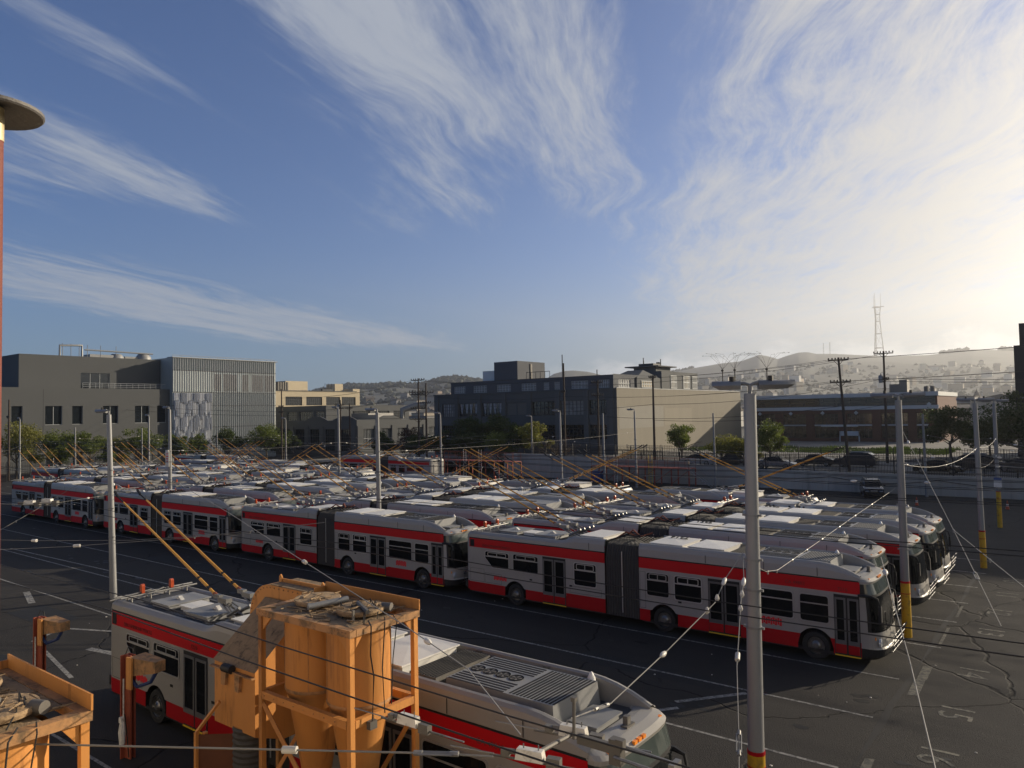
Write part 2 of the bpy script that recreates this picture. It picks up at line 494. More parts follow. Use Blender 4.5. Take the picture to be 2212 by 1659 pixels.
def sm(t): t = max(0, min(1, t)); return t * t * (3 - 2 * t)
def roof_section(x):
    """outer half-section from the band's lower edge to the roof centre: (y, z)"""
    h = sm((x - 5.45) / .85) if x < 8 else 1.0
    zp = 3.17 + .24 * h
    if x > 16.1:
        k = (x - 16.1) / 1.75
        zp = 3.42 - .42 * k ** 2.3
    hw = HW
    inn = hw - .26
    fl = 3.08 if x < 8 else 2.93
    fl = min(fl, zp - .03)
    return [(hw, 2.44), (hw - .004, 2.855), (hw - .02, 2.865), (hw - .02, 2.895), (hw - .006, 2.905), (hw - .02, 2.905 + .55 * (zp - 2.905)), (hw - .06, zp - .07), (hw - .13, zp - .012),
            (hw - .2, zp), (inn, zp - .03), (inn - .02, fl + .01), (inn - .3, fl), (0, fl)]
def roof_loft(mb, xs):
    for side in (-1, 1):
        rows = [[(x, side * y, z) for y, z in roof_section(x)] for x in xs]
        nb = len(rows[0])
        for j in range(nb - 1):
            mi = 1 if j == 0 else (3 if j in (1, 2) else (4 if j >= 10 else 0))
            mb.grid([[r_[j], r_[j + 1]] for r_ in rows], mi)

def wheel(par, x, side, steer=0):
    w = obj('wheel', None, par)
    w.location = (x, side * (HW - .02), .485)
    s_ = side
    ty = MB().lathe([(.30, -.30 * s_), (.44, -.30 * s_), (.485, -.24 * s_), (.487, -.07 * s_), (.455, -.015 * s_), (.33, -.01 * s_), (.29, -.05 * s_)], (0, 0, 0), 24, 'y')
    ty.build('tyre', M['tyre'], w, 35)
    rm = MB().lathe([(.295, -.04 * s_), (.285, -.02 * s_), (.25, -.09 * s_), (.16, -.10 * s_), (.15, -.04 * s_), (.10, -.01 * s_), (.09, .015 * s_), (.001, .02 * s_)], (0, 0, 0), 24, 'y')
    for k in range(10):
        a = k * math.pi / 5
        rm.cbox((.2 * math.cos(a), -.085 * s_, .2 * math.sin(a)), (.03, .05, .03))
    rm.build('rim', M['rim'], w, 40)
    return w

def make_bus():
    root = thing('trolleybus', 'x', 'bus')
    BM = [M['silver'], M['red'], M['redskirt'], M['black'], M['deck']]
    # rear unit
    b = MB()
    for side in (-1, 1):
        clip_side(b, .25, 5.8, .37, .80, 2.44, [3.0], side, 2, 0)
        clip_side(b, 5.8, 7.77, .37, .94, 2.44, [], side, 2, 0)
    roof_loft(b, [.25, .6, 1.5, 3, 4.5, 5.3, 5.5, 5.65, 5.8, 5.95, 6.1, 6.3, 6.6, 7.2, 7.77])
    # tail: rounded in plan
    plan = [(.25, HW), (.10, HW - .05), (.03, HW - .17), (.0, .8), (-.03, 0)]
    plan = plan + [(x, -y) for x, y in plan[-2::-1]]
    for z0, z1, mi, ins in ((.42, .82, 2, 0), (.82, 2.9, 0, 0)):
        b.grid([[(x, y, z) for x, y in plan] for z in (z0, z1)], mi)
    b.grid([[(x, y, 2.9) for x, y in plan], [(x + .03, y * .985, 3.05) for x, y in plan], [(x + .12, y * .93, 3.15) for x, y in plan], [(x + .3, y * .85, 3.16) for x, y in plan], [(x + .42, y * .8, 3.09) for x, y in plan]], 0)
    b.add([(7.77, -HW, .37), (7.77, HW, .37), (7.77, HW, 2.9), (7.77, 1.1, 3.38), (7.77, -1.1, 3.38), (7.77, -HW, 2.9)], [(0, 1, 2, 3, 4, 5)], 3)
    b.box((.3, -HW + .03, .3), (7.7, HW - .03, .40), 3)
    b.build('rear_body', BM, root, 32)
    MB().box((-.1, -1.2, .48), (.12, 1.2, .78)).build('rear_bumper', M['black'], root)
    lw = MB().box((.02, -.75, 2.86), (.0 - .05, .75, 2.98)).build('rear_sign', M['glass'], root)
    for y in (-1.0, 1.0):
        for z in (1.25, 1.5, 1.75):
            MB().lathe([(.001, -.05), (.08, -.045), (.09, 0)], (.0 + .02, y, z), 10, 'x').build('tail_light', M['lampred'], root)
    MB().box((-.055, -.7, 1.0), (-.02, .7, 2.5)).build('engine_door', M['silver'], root)
    v = MB().box((.30, -HW - .006, 2.47), (.56, -HW, 2.80)); v.build('vent_grille', M['slot'], root)
    # front unit
    f = MB()
    for side in (-1, 1):
        clip_side(f, 9.38, 13.7, .34, .80, 2.44, [10.45], side, 2, 0)
        clip_side(f, 13.7, 17.75, .34, .84, 2.44, [16.25], side, 2, 0)
    roof_loft(f, [9.38, 10, 11, 12.2, 12.21, 14, 15.2, 16.1, 16.4, 16.7, 17.0, 17.3, 17.55, 17.75])
    f.add([(9.38, -HW, .34), (9.38, HW, .34), (9.38, HW, 2.9), (9.38, 1.1, 3.38), (9.38, -1.1, 3.38), (9.38, -HW, 2.9)], [(0, 1, 2, 3, 4, 5)], 3)
    f.box((9.5, -HW + .03, .28), (17.7, HW - .03, .38), 3)
    f.build('front_body', BM, root, 32)
    # nose: levels z, centre x, side x, half width, material of the strip above
    lev = [(.30, 18.30, 17.75, 1.22, 3), (.40, 18.46, 17.75, 1.26, 3), (.66, 18.52, 17.75, 1.28, 0), (.72, 18.47, 17.75, 1.28, 0), (1.0, 18.45, 17.75, 1.28, 0), (1.22, 18.43, 17.75, 1.28, 5),
           (1.8, 18.38, 17.75, 1.28, 5), (2.38, 18.27, 17.75, 1.275, 3), (2.46, 18.26, 17.75, 1.275, 6), (2.80, 18.14, 17.75, 1.26, 0), (2.88, 18.17, 17.72, 1.265, 0), (2.95, 18.06, 17.66, 1.24, 0),
           (3.0, 17.88, 17.55, 1.18, 0), (3.01, 17.66, 17.45, 1.08, 0), (2.99, 17.5, 17.35, .98, 0), (2.92, 17.44, 17.32, .96, 0)]
    ns = MB(); NU = 20
    def plan_pt(l, k):
        a = -math.pi / 2 + math.pi * k / NU
        sy = math.copysign(abs(math.sin(a)) ** .62, math.sin(a)); cx = abs(math.cos(a)) ** .62
        return (l[2] + (l[1] - l[2]) * cx, l[3] * sy, l[0])
    rows = [[plan_pt(l, k) for k in range(NU + 1)] for l in lev]
    for i in range(len(rows) - 1):
        for k in range(NU):
            mi = lev[i][4]
            if mi in (5, 6) and k in (0, NU - 1): mi = 0 if mi == 5 else 3
            if mi == 5 and k in (1, NU - 2): mi = 3
            ns.add([rows[i][k], rows[i][k + 1], rows[i + 1][k + 1], rows[i + 1][k]], [(0, 1, 2, 3)], mi)
    ns.add(rows[-1], [tuple(range(NU + 1))], 0)
    ns.build('nose', BM + [M['glass'], M['paleglass']], root, 30)
    for y in (-1.02, 1.02):
        MB().lathe([(.17, -.03), (.15, .03), (.001, .055)], (18.30, y, .86), 12, 'x').build('headlight', M['lens'], root, 40)
    for y in (-1.14, 1.14):
        MB().cbox((18.1, y, 1.02), (.2, .12, .1)).build('turn_lamp', M['amber'], root)
    for y in (-.95, -.3, -.14, .02, .95):
        MB().cbox((18.13 if abs(y) < .5 else 17.98, y, 2.93), (.06, .1, .06)).build('marker_light', M['amber'], root)
    # mirrors
    for s_, zz in ((-1, 2.42), (1, 2.2)):
        m_ = MB(); m_.tube([(17.7, s_ * 1.29, zz), (18.1, s_ * 1.33, zz + .02), (18.3, s_ * 1.33, zz - .03), (18.38, s_ * 1.30, zz - .3)], [.06, .055, .04, .03], 6)
        m_.taper((18.32, s_ * 1.28 - .08, zz - .80), (18.42, s_ * 1.28 + .09, zz - .28), .85)
        m_.build('mirror', M['black'], root, 40)
    # bicycle rack
    rk = MB()
    for y in (-.75, -.25, .25, .75):
        rk.tube([(18.48, y, .5), (18.62, y, .56), (18.70, y, 1.15)], .014, 5)
    for z, x in ((.58, 18.62), (.78, 18.65), (.96, 18.68), (1.15, 18.70)):
        rk.tube([(x, -.85, z), (x, .85, z)], .014, 5)
    for y in (-.5, .5): rk.tube([(18.68, y - .3, 1.0), (18.82, y, 1.3), (18.68, y + .3, 1.0)], .018, 5)
    rk.build('bicycle_rack', M['rack'], root, 40)
    wp = MB()
    for y in (-.5, .55): wp.tube([(18.49, y, 1.2), (18.47, y + .25, 1.75)], .012, 4)
    wp.build('wiper', M['black'], root)
    # bellows
    bl = MB(); N = 26
    rows = []
    for i in range(N + 1):
        x = 7.78 + 1.59 * i / N
        k = 1.0 if i % 2 else .955
        sec = [(1.24, .32), (1.25, 2.6), (1.2, 3.0), (1.08, 3.26), (.8, 3.34), (0, 3.35)]
        pts = [(y * k, (z - .3) * (1 - (1 - k) * .5) + .3) for y, z in sec]
        rows.append([(x, y, z) for y, z in pts] + [(x, -y, z) for y, z in pts[-2::-1]])
    bl.grid(rows, 0)
    bl.build('bellows', M['bellows'], root)
    MB().box((8.56, -1.262, .5), (8.60, -1.24, 3.0)).build('bellows_hoop', M['frame'], root)
    ln = MB()
    for y in (-.5, .5):
        ln.tube([(7.9, y, 3.38), (8.3, y * .6, 3.66), (8.75, y * .2, 3.45), (9.2, y * .7, 3.6)], .035, 5)
    ln.build('hose_link', M['rust'], root)
    hs = MB()
    for k in range(7):
        y = -.6 + .2 * k
        hs.tube([(7.8, y, 3.36), (8.2, y, 3.50 + .03 * (k % 2)), (8.95, y, 3.5), (9.35, y, 3.38)], .022, 5)
    hs.build('roof_cable_loom', M['black'], root)
    # windows and doors
    for side in (-1, 1):
        bus_window(root, 1.21, 2.67, 1.56, 2.34, side, slope=.5)
        bus_window(root, 2.88, 4.34, 1.55, 2.36, side)
        bus_window(root, 6.21, 7.37, 1.33, 2.33, side)
        bus_window(root, 9.70, 10.72, 1.36, 2.32, side)
        bus_window(root, 10.92, 12.09, 1.34, 2.32, side)
        bus_window(root, 13.80, 15.54, 1.30, 2.29, side, vents=False)
        bus_window(root, 15.73, 16.75, 1.30, 2.28, side, vents=False)
        if side > 0:
            bus_window(root, 4.6, 5.8, 1.33, 2.33, side); bus_window(root, 12.3, 13.6, 1.33, 2.33, side)
    bus_door(root, 4.56, 5.79, .37, 2.40, -1)
    bus_door(root, 12.33, 13.57, .35, 2.36, -1)
    bus_door(root, 16.90, 17.73, .34, 2.38, -1)
    for side in (-1, 1):
        for x in (3.0, 10.45, 16.25): wheel(root, x, side)
    # fairing joints and access panels
    for x in (7.0, 12.25, 14.5, 16.38):
        j = MB()
        for side in (-1, 1): j.box((x - .008, side * (HW - .004), 2.92), (x + .008, side * (HW + .003), 3.22))
        j.build('panel_joint', M['slot'], root)
    for (x0, x1, z0, z1) in ((.3, 1.15, .85, 1.45), (1.2, 2.2, .85, 1.3), (9.42, 9.66, .85, 2.3), (6.0, 7.6, 1.0, 1.28)):
        p = MB(); o_ = [(x0, z0), (x1, z0), (x1, z1), (x0, z1)]
        ring(p, o_, inset(o_, .008), -HW - .003, -HW + .003); p.build('access_panel_joint', M['slot'], root)
    for x in (3.9, 11.15, 6.05): MB().cbox((x, -HW - .004, 1.28), (.14, .012, .07)).build('side_reflector', M['slot'], root)
    # worm-like red logo: four joined arches of parallel strokes
    for lx in (1.75, 14.35):
        lg = MB(); z0, z1, y = .98, 1.26, -HW - .006
        if lx < 5: z0, z1 = 1.02, 1.24
        w = .068
        for k in range(9):
            x = lx + k * w * 1.25
            lg.box((x, y, z0 + (.035 if k % 2 else .0)), (x + w, y + .004, z1 - (.0 if k % 2 else .035)))
            if k < 8:
                zz = (z1 - .06, z1) if k % 2 == 0 else (z0, z0 + .06)
                if k not in (3, 6): lg.box((x + w, y + .001, zz[0]), (x + w * 1.25, y + .004, zz[1]))
        lg.build('logo', M['logored'], root)
    text('lettering', 'ZERO EMISSIONS VEHICLE', .15, M['textdark'], root, facing_near(1.9, -HW - .003, 2.56))
    # roof of the rear unit
    tb = MB()
    for x in (.45, .75): tb.tube([(x, -1.25, 3.27), (x, 1.25, 3.27)], .03, 6)
    for y in (-.9, -.3, .3, .9): tb.tube([(.45, y, 3.1), (.45, y, 3.27), (.75, y, 3.27), (.75, y, 3.1)], .025, 5)
    tb.tube([(.6, -1.5, 3.24), (.6, -.2, 3.35)], .028, 5)
    tb.tube([(.6, .25, 3.3), (.95, 0, 3.42), (1.0, -.3, 3.36)], .02, 5)
    tb.build('retriever_frame', M['alu'], root)
    for y in (-.5, .45):
        lm = MB(); lm.prism([(-.07, 0), (.07, 0), (.07, .22), (.04, .28), (-.04, .28), (-.07, .22)], 'y', -.05, .05)
        o = lm.build('pole_hook', M['lampred'], root); o.location = (.6, y, 3.29)
    def roofbox(nm, x0, x1, y0, y1, z0, z1, mat, lid=.0):
        bx = MB().taper((x0, y0, z0), (x1, y1, z1), (.97, .96))
        o = bx.build(nm, M[mat], root)
        if lid: MB().box((x0 - lid, y0 - lid, z1), (x1 + lid, y1 + lid, z1 + .035)).build('lid', M[mat], o)
        return o
    h = roofbox('roof_hatch', 1.75, 2.75, -.75, .55, 3.1, 3.22, 'hatch', .04)
    MB().prism([(2.1, 3.255), (2.45, 3.255), (2.3, 3.36)], 'y', -.22, -.1).build('hatch_handle', M['white'], h)
    roofbox('escape_hatch', 2.95, 3.6, -.5, .15, 3.1, 3.21, 'white', .03)
    h = roofbox('roof_hatch', 3.75, 4.95, -.8, .6, 3.1, 3.22, 'hatch', .04)
    MB().prism([(4.2, 3.255), (4.55, 3.255), (4.4, 3.36)], 'y', -.22, -.1).build('hatch_handle', M['white'], h)
    dk = MB()
    for k in range(9):
        y = -.88 + k * .22
        dk.box((1.0, y, 3.085), (5.2, y + .08, 3.10))
    dk.build('roof_walk_slats', M['deck'], root)
    o = roofbox('battery_box', 6.35, 7.5, -.88, .88, 3.1, 3.41, 'white', .03)
    # roof of the front unit
    for x0, x1 in ((9.72, 11.12), (11.4, 12.85)):
        o = roofbox('battery_box', x0, x1, -.90, .90, 2.95, 3.40, 'white', .03)
        MB().add([(x0, -.90, 3.436), (x1, -.90, 3.436), (x1, .90, 3.436), (x0, .90, 3.436), ((x0 + x1) / 2, 0, 3.47)], [(0, 1, 4), (1, 2, 4), (2, 3, 4), (3, 0, 4)]).build('lid_crown', M['white'], o)
        lt = MB()
        for xx in (x0 + .2, x1 - .3): lt.cbox((xx, -.925, 3.27), (.1, .05, .07))
        lt.build('latch', M['black'], o)
    r_ = roofbox('radiator', 13.05, 13.85, -.92, .92, 2.95, 3.36, 'brown')
    gs = MB()
    for k in range(11): gs.box((13.08 + k * .07, -.86, 3.362), (13.11 + k * .07, .86, 3.375))
    gs.build('radiator_fins', M['slot'], r_)
    ac = roofbox('air_conditioner', 14.0, 16.75, -.82, .82, 2.93, 3.40, 'hatch')
    for k in range(4):
        x = 14.25 + k * .34
        MB().lathe([(.165, .012), (.15, .0)], (x, -.02, 3.403), 16).disc((x, -.02, 3.404), .16, 16).build('fan', M['slot'], ac)
    fb = MB()
    for k in range(4):
        for a in range(5):
            c = 14.25 + k * .34; th = a * 2 * math.pi / 5
            fb.add([(c, -.02, 3.408), (c + .13 * math.cos(th), -.02 + .13 * math.sin(th), 3.408), (c + .13 * math.cos(th + .5), -.02 + .13 * math.sin(th + .5), 3.408)], [(0, 1, 2)])
    fb.build('fan_blades', M['brown'], ac)
    for k in range(5):
        for y0 in (.24 + k * .11, -.34 - k * .11):
            MB().box((14.08, y0, 3.4), (15.52, y0 + .045, 3.407)).build('louvre_slot', M['slot'], ac)
    for k in range(13):
        MB().box((15.64 + k * .085, -.74, 3.4), (15.685 + k * .085, .74, 3.407)).build('louvre_slot', M['slot'], ac)
    kn = MB()
    for k in range(5): kn.lathe([(.05, 0), (.05, .06), (.001, .07)], (14.2 + k * .3, -.9, 3.12), 8)
    kn.build('drain_caps', M['white'], ac)
    h = roofbox('escape_hatch', 16.85, 17.4, -.42, .42, 2.93, 3.03, 'hatch', .05)
    cr = MB()
    for x in (13.4, 15.3, 16.3):
        for s_ in (-1, 1):
            o_ = [(x - .08, 3.07), (x + .08, 3.07), (x + .08, 3.37), (x - .08, 3.37)]
            ring(cr, o_, inset(o_, .03), s_ * .99, s_ * 1.015)
    cr.build('fairing_brace', M['alu'], root)
    MB().lathe([(.09, 0), (.08, .1), (.03, .2), (.001, .22)], (16.5, .9, 3.3), 10).build('antenna', M['white'], root, 40)
    cm = MB().cbox((17.75, .1, 3.10), (.1, .12, .16)); cm.cbox((17.77, .1, 3.01), (.14, .3, .05)); cm.build('roof_camera', M['brown'], root)
    # trolley poles
    for s_ in (-1, 1):
        y = s_ * .38
        pb = obj('pole_base', None, root)
        c = MB()
        c.lathe([(.28, 0), (.26, .08), (.16, .1), (.15, .22)], (5.65, y, 3.1), 14)
        for dy in (-.13, .13):
            c.tube([(5.95, y + dy, 3.28), (5.35, y + dy * .8, 3.48), (4.75, y + dy * .3, 3.72)], .032, 6)
            c.tube([(5.9, y + dy, 3.25), (5.6, y + dy, 3.52), (5.2, y + dy * .6, 3.66)], .022, 5)
            c.tube([(6.15, y + dy * 1.3, 3.62), (5.5, y + dy, 3.3)], .045, 6)
        c.cbox((5.15, y, 3.66), (.42, .2, .14)); c.cbox((4.8, y, 3.72), (.3, .13, .12)); c.tube([(5.4, y, 3.55), (5.0, y, 3.62)], .07, 8)
        c.build('spring_gear', M['alu'], pb, 40)
        rk_ = MB(); rk_.tube([(4.72, y, 3.73), (4.6, y, 3.78)], .06, 8); rk_.build('insulator_collar', M['rust'], pb, 40)
    root['pole_len'] = 1
    return root

def make_poles(root, yaw=0.0, rise=.39, ln=6.1):
    """a pair of trolley poles leaning back from the bases; parts of the bus"""
    out = []
    for s_ in (-1, 1):
        y = s_ * .38
        p0 = Vector((4.7, y, 3.74))
        d = Vector((-math.cos(rise) * math.cos(yaw), math.cos(rise) * math.sin(yaw), math.sin(rise)))
        b = MB(); b.tube([p0, p0 + d * .35], .042, 8); b.tube([p0 + d * .5, p0 + d * .95], .042, 8); b.tube([p0 + d * 1.05, p0 + d * ln], [.042, .028], 8)
        o = b.build('trolley_pole', M['polepaint'], root, 40)
        e = p0 + d * ln
        MB().tube([p0 + d * .3, p0 + d * 1.1], .036, 6).build('pole_joint', M['black'], o)
        MB().tube([p0 + d * (ln - .05), e + d * .45, e + d * .46, e + d * .7 + Vector((0, 0, .06))], [.026, .026, .045, .045], 6).build('trolley_shoe', M['black'], o)
        out.append(o)
    return out
# ------------------------------------------------------------------ ground, streets, markings
def asphalt():
    m = bpy.data.materials.new('asphalt'); m.use_nodes = True
    nt = m.node_tree; b = nt.nodes['Principled BSDF']
    S, XYZ, NOISE = vmath(nt)
    tc = nt.nodes.new('ShaderNodeTexCoord'); vec = tc.outputs['Object']
    big = NOISE(vec, .07, 4, .55); mid = NOISE(vec, .5, 6, .65, .8); fin = NOISE(vec, 22, 3, .6); grit = NOISE(vec, 34, 4, .75)
    mp = nt.nodes.new('ShaderNodeMapping'); mp.inputs['Scale'].default_value = (.03, .55, 1)
    nt.links.new(vec, mp.inputs[0]); track = NOISE(mp.outputs[0], 1.0, 5, .6)
    wv = nt.nodes.new('ShaderNodeVectorMath'); wv.operation = 'MULTIPLY_ADD'
    nn = nt.nodes.new('ShaderNodeTexNoise'); nn.inputs['Scale'].default_value = .35; nn.inputs['Detail'].default_value = 5
    nt.links.new(vec, nn.inputs['Vector']); nt.links.new(nn.outputs['Color'], wv.inputs[0]); wv.inputs[1].default_value = (2.2, 2.2, 0); nt.links.new(vec, wv.inputs[2])
    vo = nt.nodes.new('ShaderNodeTexVoronoi'); vo.feature = 'DISTANCE_TO_EDGE'; vo.inputs['Scale'].default_value = .11
    nt.links.new(wv.outputs[0], vo.inputs['Vector'])
    crack = 1.0 - S(vo.outputs['Distance']).step(0.001, .006)
    stain = NOISE(vec, .9, 6, .6, .5).step(.62, .75)
    v = .036 + (big - .5) * .020 + (mid - .5) * .020 + (fin - .5) * .012 + (grit - .5) * .038 + (track - .5) * .022
    v = v * (1.0 - crack * .55) * (1.0 - stain * .35)
    cmb = nt.nodes.new('ShaderNodeCombineXYZ')
    v = v.max(.006)
    nt.links.new((v * 1.07).s, cmb.inputs[0]); nt.links.new(v.s, cmb.inputs[1]); nt.links.new((v * .92).s, cmb.inputs[2])
    nt.links.new(cmb.outputs[0], b.inputs['Base Color'])
    b.inputs['Specular IOR Level'].default_value = .12
    nt.links.new((.82 + (mid - .5) * .3).clamp().s, b.inputs['Roughness'])
    bn = nt.nodes.new('ShaderNodeBump'); bn.inputs['Strength'].default_value = .8; bn.inputs['Distance'].default_value = .03
    nt.links.new((grit * .9 + fin + mid * .8 - crack * 1.5).s, bn.inputs['Height']); nt.links.new(bn.outputs[0], b.inputs['Normal'])
    return m
M['asphalt'] = asphalt()
M['concrete'] = pm('concrete_wall', (.31, .285, .24), .85, 0, .25, .8, bump=.3, bscale=12, dirt=((.10, .095, .085), .7, .5, .75, .6), streak=True)
M['paint'] = pm('worn_white_paint', (.26, .25, .225), .7, 0, .2, 6, dirt=((.05, .05, .048), 9, .44, .62, .9))
M['paintfaint'] = pm('faded_paint', (.14, .13, .10), .8, 0, .2, 6, dirt=((.045, .045, .042), 7, .40, .58, .95))
M['ground'] = pm('city_ground', (.085, .085, .075), .9, 0, .4, .02)
M['grass'] = pm('grass', (.05, .055, .024), .9, 0, .4, .8)
M['galv'] = pm('galvanised_steel', (.20, .20, .198), .5, .3, .15, 6, streak=True)
M['yellow'] = pm('yellow_bollard_paint', (.44, .26, .012), .5, 0, .12, 4, dirt=((.14, .09, .035), 5, .48, .72, .8))
M['wire'] = pm('bare_wire', (.22, .21, .19), .6, .2, .2, 4)
M['wiredark'] = pm('dark_wire', (.03, .028, .026), .6, .2, .2, 4)
M['wood'] = pm('creosoted_wood', (.055, .042, .033), .85, 0, .35, 3, streak=True)
M['orange'] = pm('orange_paint', (.52, .225, .06), .55, 0, .14, 1.6, bump=.12, bscale=18, dirt=((.15, .06, .025), 3.2, .52, .74, .75), streak=True)
M['orangedirty'] = pm('dirty_orange_paint', (.38, .20, .085), .7, 0, .25, 2.5, bump=.2, bscale=25, dirt=((.12, .085, .05), 4.0, .42, .66, .85))
M['grime'] = pm('sandy_grime', (.29, .20, .115), .95, 0, .4, 5, bump=.8, bscale=22, dirt=((.035, .03, .025), 6, .5, .7, .8))
M['redprimer'] = pm('red_oxide_paint', (.27, .065, .035), .6, 0, .2, 3, dirt=((.1, .04, .03), 7, .5, .75, .6))
M['redpost'] = pm('weathered_red_paint', (.15, .045, .03), .6, 0, .25, 7, bump=.5, bscale=30, dirt=((.42, .30, .22), 12, .63, .78, .7), streak=True)
M['insul'] = pm('weathered_porcelain', (.55, .52, .46), .4, 0, .2, 9, dirt=((.2, .17, .13), 8, .5, .75, .7))

def sheet(name, x0, x1, y0, y1, z, mat, nx=1, ny=1):
    rows = [[(x0 + (x1 - x0) * i / nx, y0 + (y1 - y0) * j / ny, z) for i in range(nx + 1)] for j in range(ny + 1)]
    return MB().grid(rows).build(name, mat, None, None, 'structure')
sheet('ground', -9000, 9000, -9000, 9000, -.06, M['ground'])
sheet('yard_pavement', -127, 60, -60, 83.2, 0, M['asphalt'])
sheet('side_street', -147, -127, -60, 112, -.02, M['asphalt'])
up = MB()
# upper street behind the retaining wall, ramping down to the side street at its left end
rows = []
for x, z in ((120, 1.9), (-70, 1.9), (-95, 1.3), (-127, 0.0)):
    rows.append([(x, 83.6, z), (x, 103.9, z), (x, 175, z)])
up.grid(rows); up.build('upper_street', pm('street_concrete', (.17, .16, .14), .9, 0, .25, .3, bump=.2, bscale=9, dirt=((.07, .068, .06), .25, .5, .7, .7)), None, None, 'structure')

# lane lines, lettered lane numbers
ml = MB()
for t in (26.9, 23.2, 19.5, 15.8, 8.9, 5.2):
    x1 = -5.2 if t > 12 else 30
    ml.add([(-118, t - .05, .004), (x1, t - .05, .004), (x1, t + .05, .004), (-118, t + .05, .004)], [(0, 1, 2, 3)])
for t in (31.2, 35.2, 38.8, 42.4, 46.1, 49.9):
    ml.add([(-118, t - .05, .004), (-4.6, t - .05, .004), (-4.6, t + .05, .004), (-118, t + .05, .004)], [(0, 1, 2, 3)])
for (x, y, a, l) in ((-9.5, 22.0, .9, 2.4), (-10.6, 19.9, .9, 2.0)):
    c, s_ = math.cos(a), math.sin(a)
    ml.add([(x + c * u - s_ * w, y + s_ * u + c * w, .006) for u, w in ((-l / 2, -.09), (l / 2, -.09), (l / 2, .09), (-l / 2, .09))], [(0, 1, 2, 3)])
# painted box on the left side of the yard
def gline(pts, w=.1):
    for (x0, y0), (x1, y1) in zip(pts, pts[1:]):
        d = Vector((x1 - x0, y1 - y0)); n = Vector((-d.y, d.x)).normalized() * w / 2
        ml.add([(x0 - n.x, y0 - n.y, .005), (x1 - n.x, y1 - n.y, .005), (x1 + n.x, y1 + n.y, .005), (x0 + n.x, y0 + n.y, .005)], [(0, 1, 2, 3)])
gline([(-33.9, 12.1), (-35.0, 13.6), (-31.2, 15.3)], .16); gline([(-31.0, 13.0), (-28.4, 13.5)], .3); gline([(-32.2, 11.9), (-28.0, 11.2)], .15)
gline([(-60, 20), (-37, 20.6)], .12); gline([(-44, 15.4), (-41, 14.6)], .3)
ml.build('lane_lines', M['paint'], None, None, 'structure')
for num, t in (('16', 21.6), ('15', 24.9), ('14', 28.9), ('13', 34.4), ('12', 37.9), ('11', 41.5), ('10', 45.0)):
    o = text('lane_number', num, 1.25, M['paintfaint'], None, Matrix.Translation((-3.4, t, .006)) @ Matrix.Rotation(R(-90), 4, 'Z'), ext=.001)
    o['kind'] = 'structure'
sm_ = MB()
for k in range(26):
    y = 8 + k * 1.5
    sm_.add([(-5.0 + .06 * math.sin(k), y, .003), (-4.85 + .05 * math.sin(k * 2.1), y, .003), (-4.85 + .05 * math.sin((k + 1) * 2.1), y + 1.5, .003), (-5.0 + .06 * math.sin(k + 1), y + 1.5, .003)], [(0, 1, 2, 3)])
sm_.build('pavement_seam', M['slot'], None, None, 'structure')
sp = MB()
for y, l, w in ((27.2, 1.6, .28), (25.6, 1.7, .3), (19.3, 1.2, .22), (31.6, 2.6, .1), (36.0, 2.2, .1)):
    sp.add([(-4.75, y, .005), (-4.75 + w, y + .1, .005), (-4.8 + w, y + l, .005), (-4.8, y + l - .1, .005)], [(0, 1, 2, 3)])
sp.build('faded_kerb_dash', M['paintfaint'], None, None, 'structure')
# repaired rectangles and oil drips in the lanes
pt = MB(); od = MB(); rq = random.Random(8)
for x, y, a, b in ((-15, 22.6, 5.5, 1.1), (-31, 21.3, 3.0, 2.2), (-2, 15.5, 2.4, 1.8), (.5, 24.5, 3.2, 1.2), (-40, 13.2, 4, 1.6), (-48, 23.5, 7, 1.2), (-1.5, 38, 2.0, 3.2), (-33, 8.2, 2.4, 2.6)):
    pt.add([(x, y, .0025), (x + a, y + .05, .0025), (x + a - .05, y + b, .0025), (x + .03, y + b, .0025)], [(0, 1, 2, 3)])
pt.build('patched_asphalt', pm('newer_asphalt', (.018, .018, .017), .75, 0, .25, 3, bump=.4, bscale=60), None, None, 'structure')
for k in range(60):
    x, y = rq.uniform(-70, -3), rq.choice((21.4, 25.0, 17.6, 21.0, 24.6)) + rq.gauss(0, .35); r_ = rq.uniform(.04, .2)
    od.add([(x + r_ * rq.uniform(.6, 1.25) * 1.6 * math.cos(t * math.pi / 5), y + r_ * rq.uniform(.6, 1.2) * math.sin(t * math.pi / 5), .0035) for t in range(10)], [tuple(range(10))])
od.build('oil_stains', pm('oil_stain', (.011, .011, .011), .6, 0, .3, 5), None, None, 'stuff')
# scraps and paper on the pavement
rnd = random.Random(4)
sc_ = MB()
for k in range(70):
    x, y = rnd.uniform(-36, 2), rnd.uniform(8, 34)
    r_ = rnd.uniform(.01, .035)
    sc_.taper((x, y, .001), (x + r_ * 2, y + r_ * rnd.uniform(.7, 2.2), .012 + r_ * .2), .7)
sc_.build('litter', M['insul'], None, None, 'stuff')

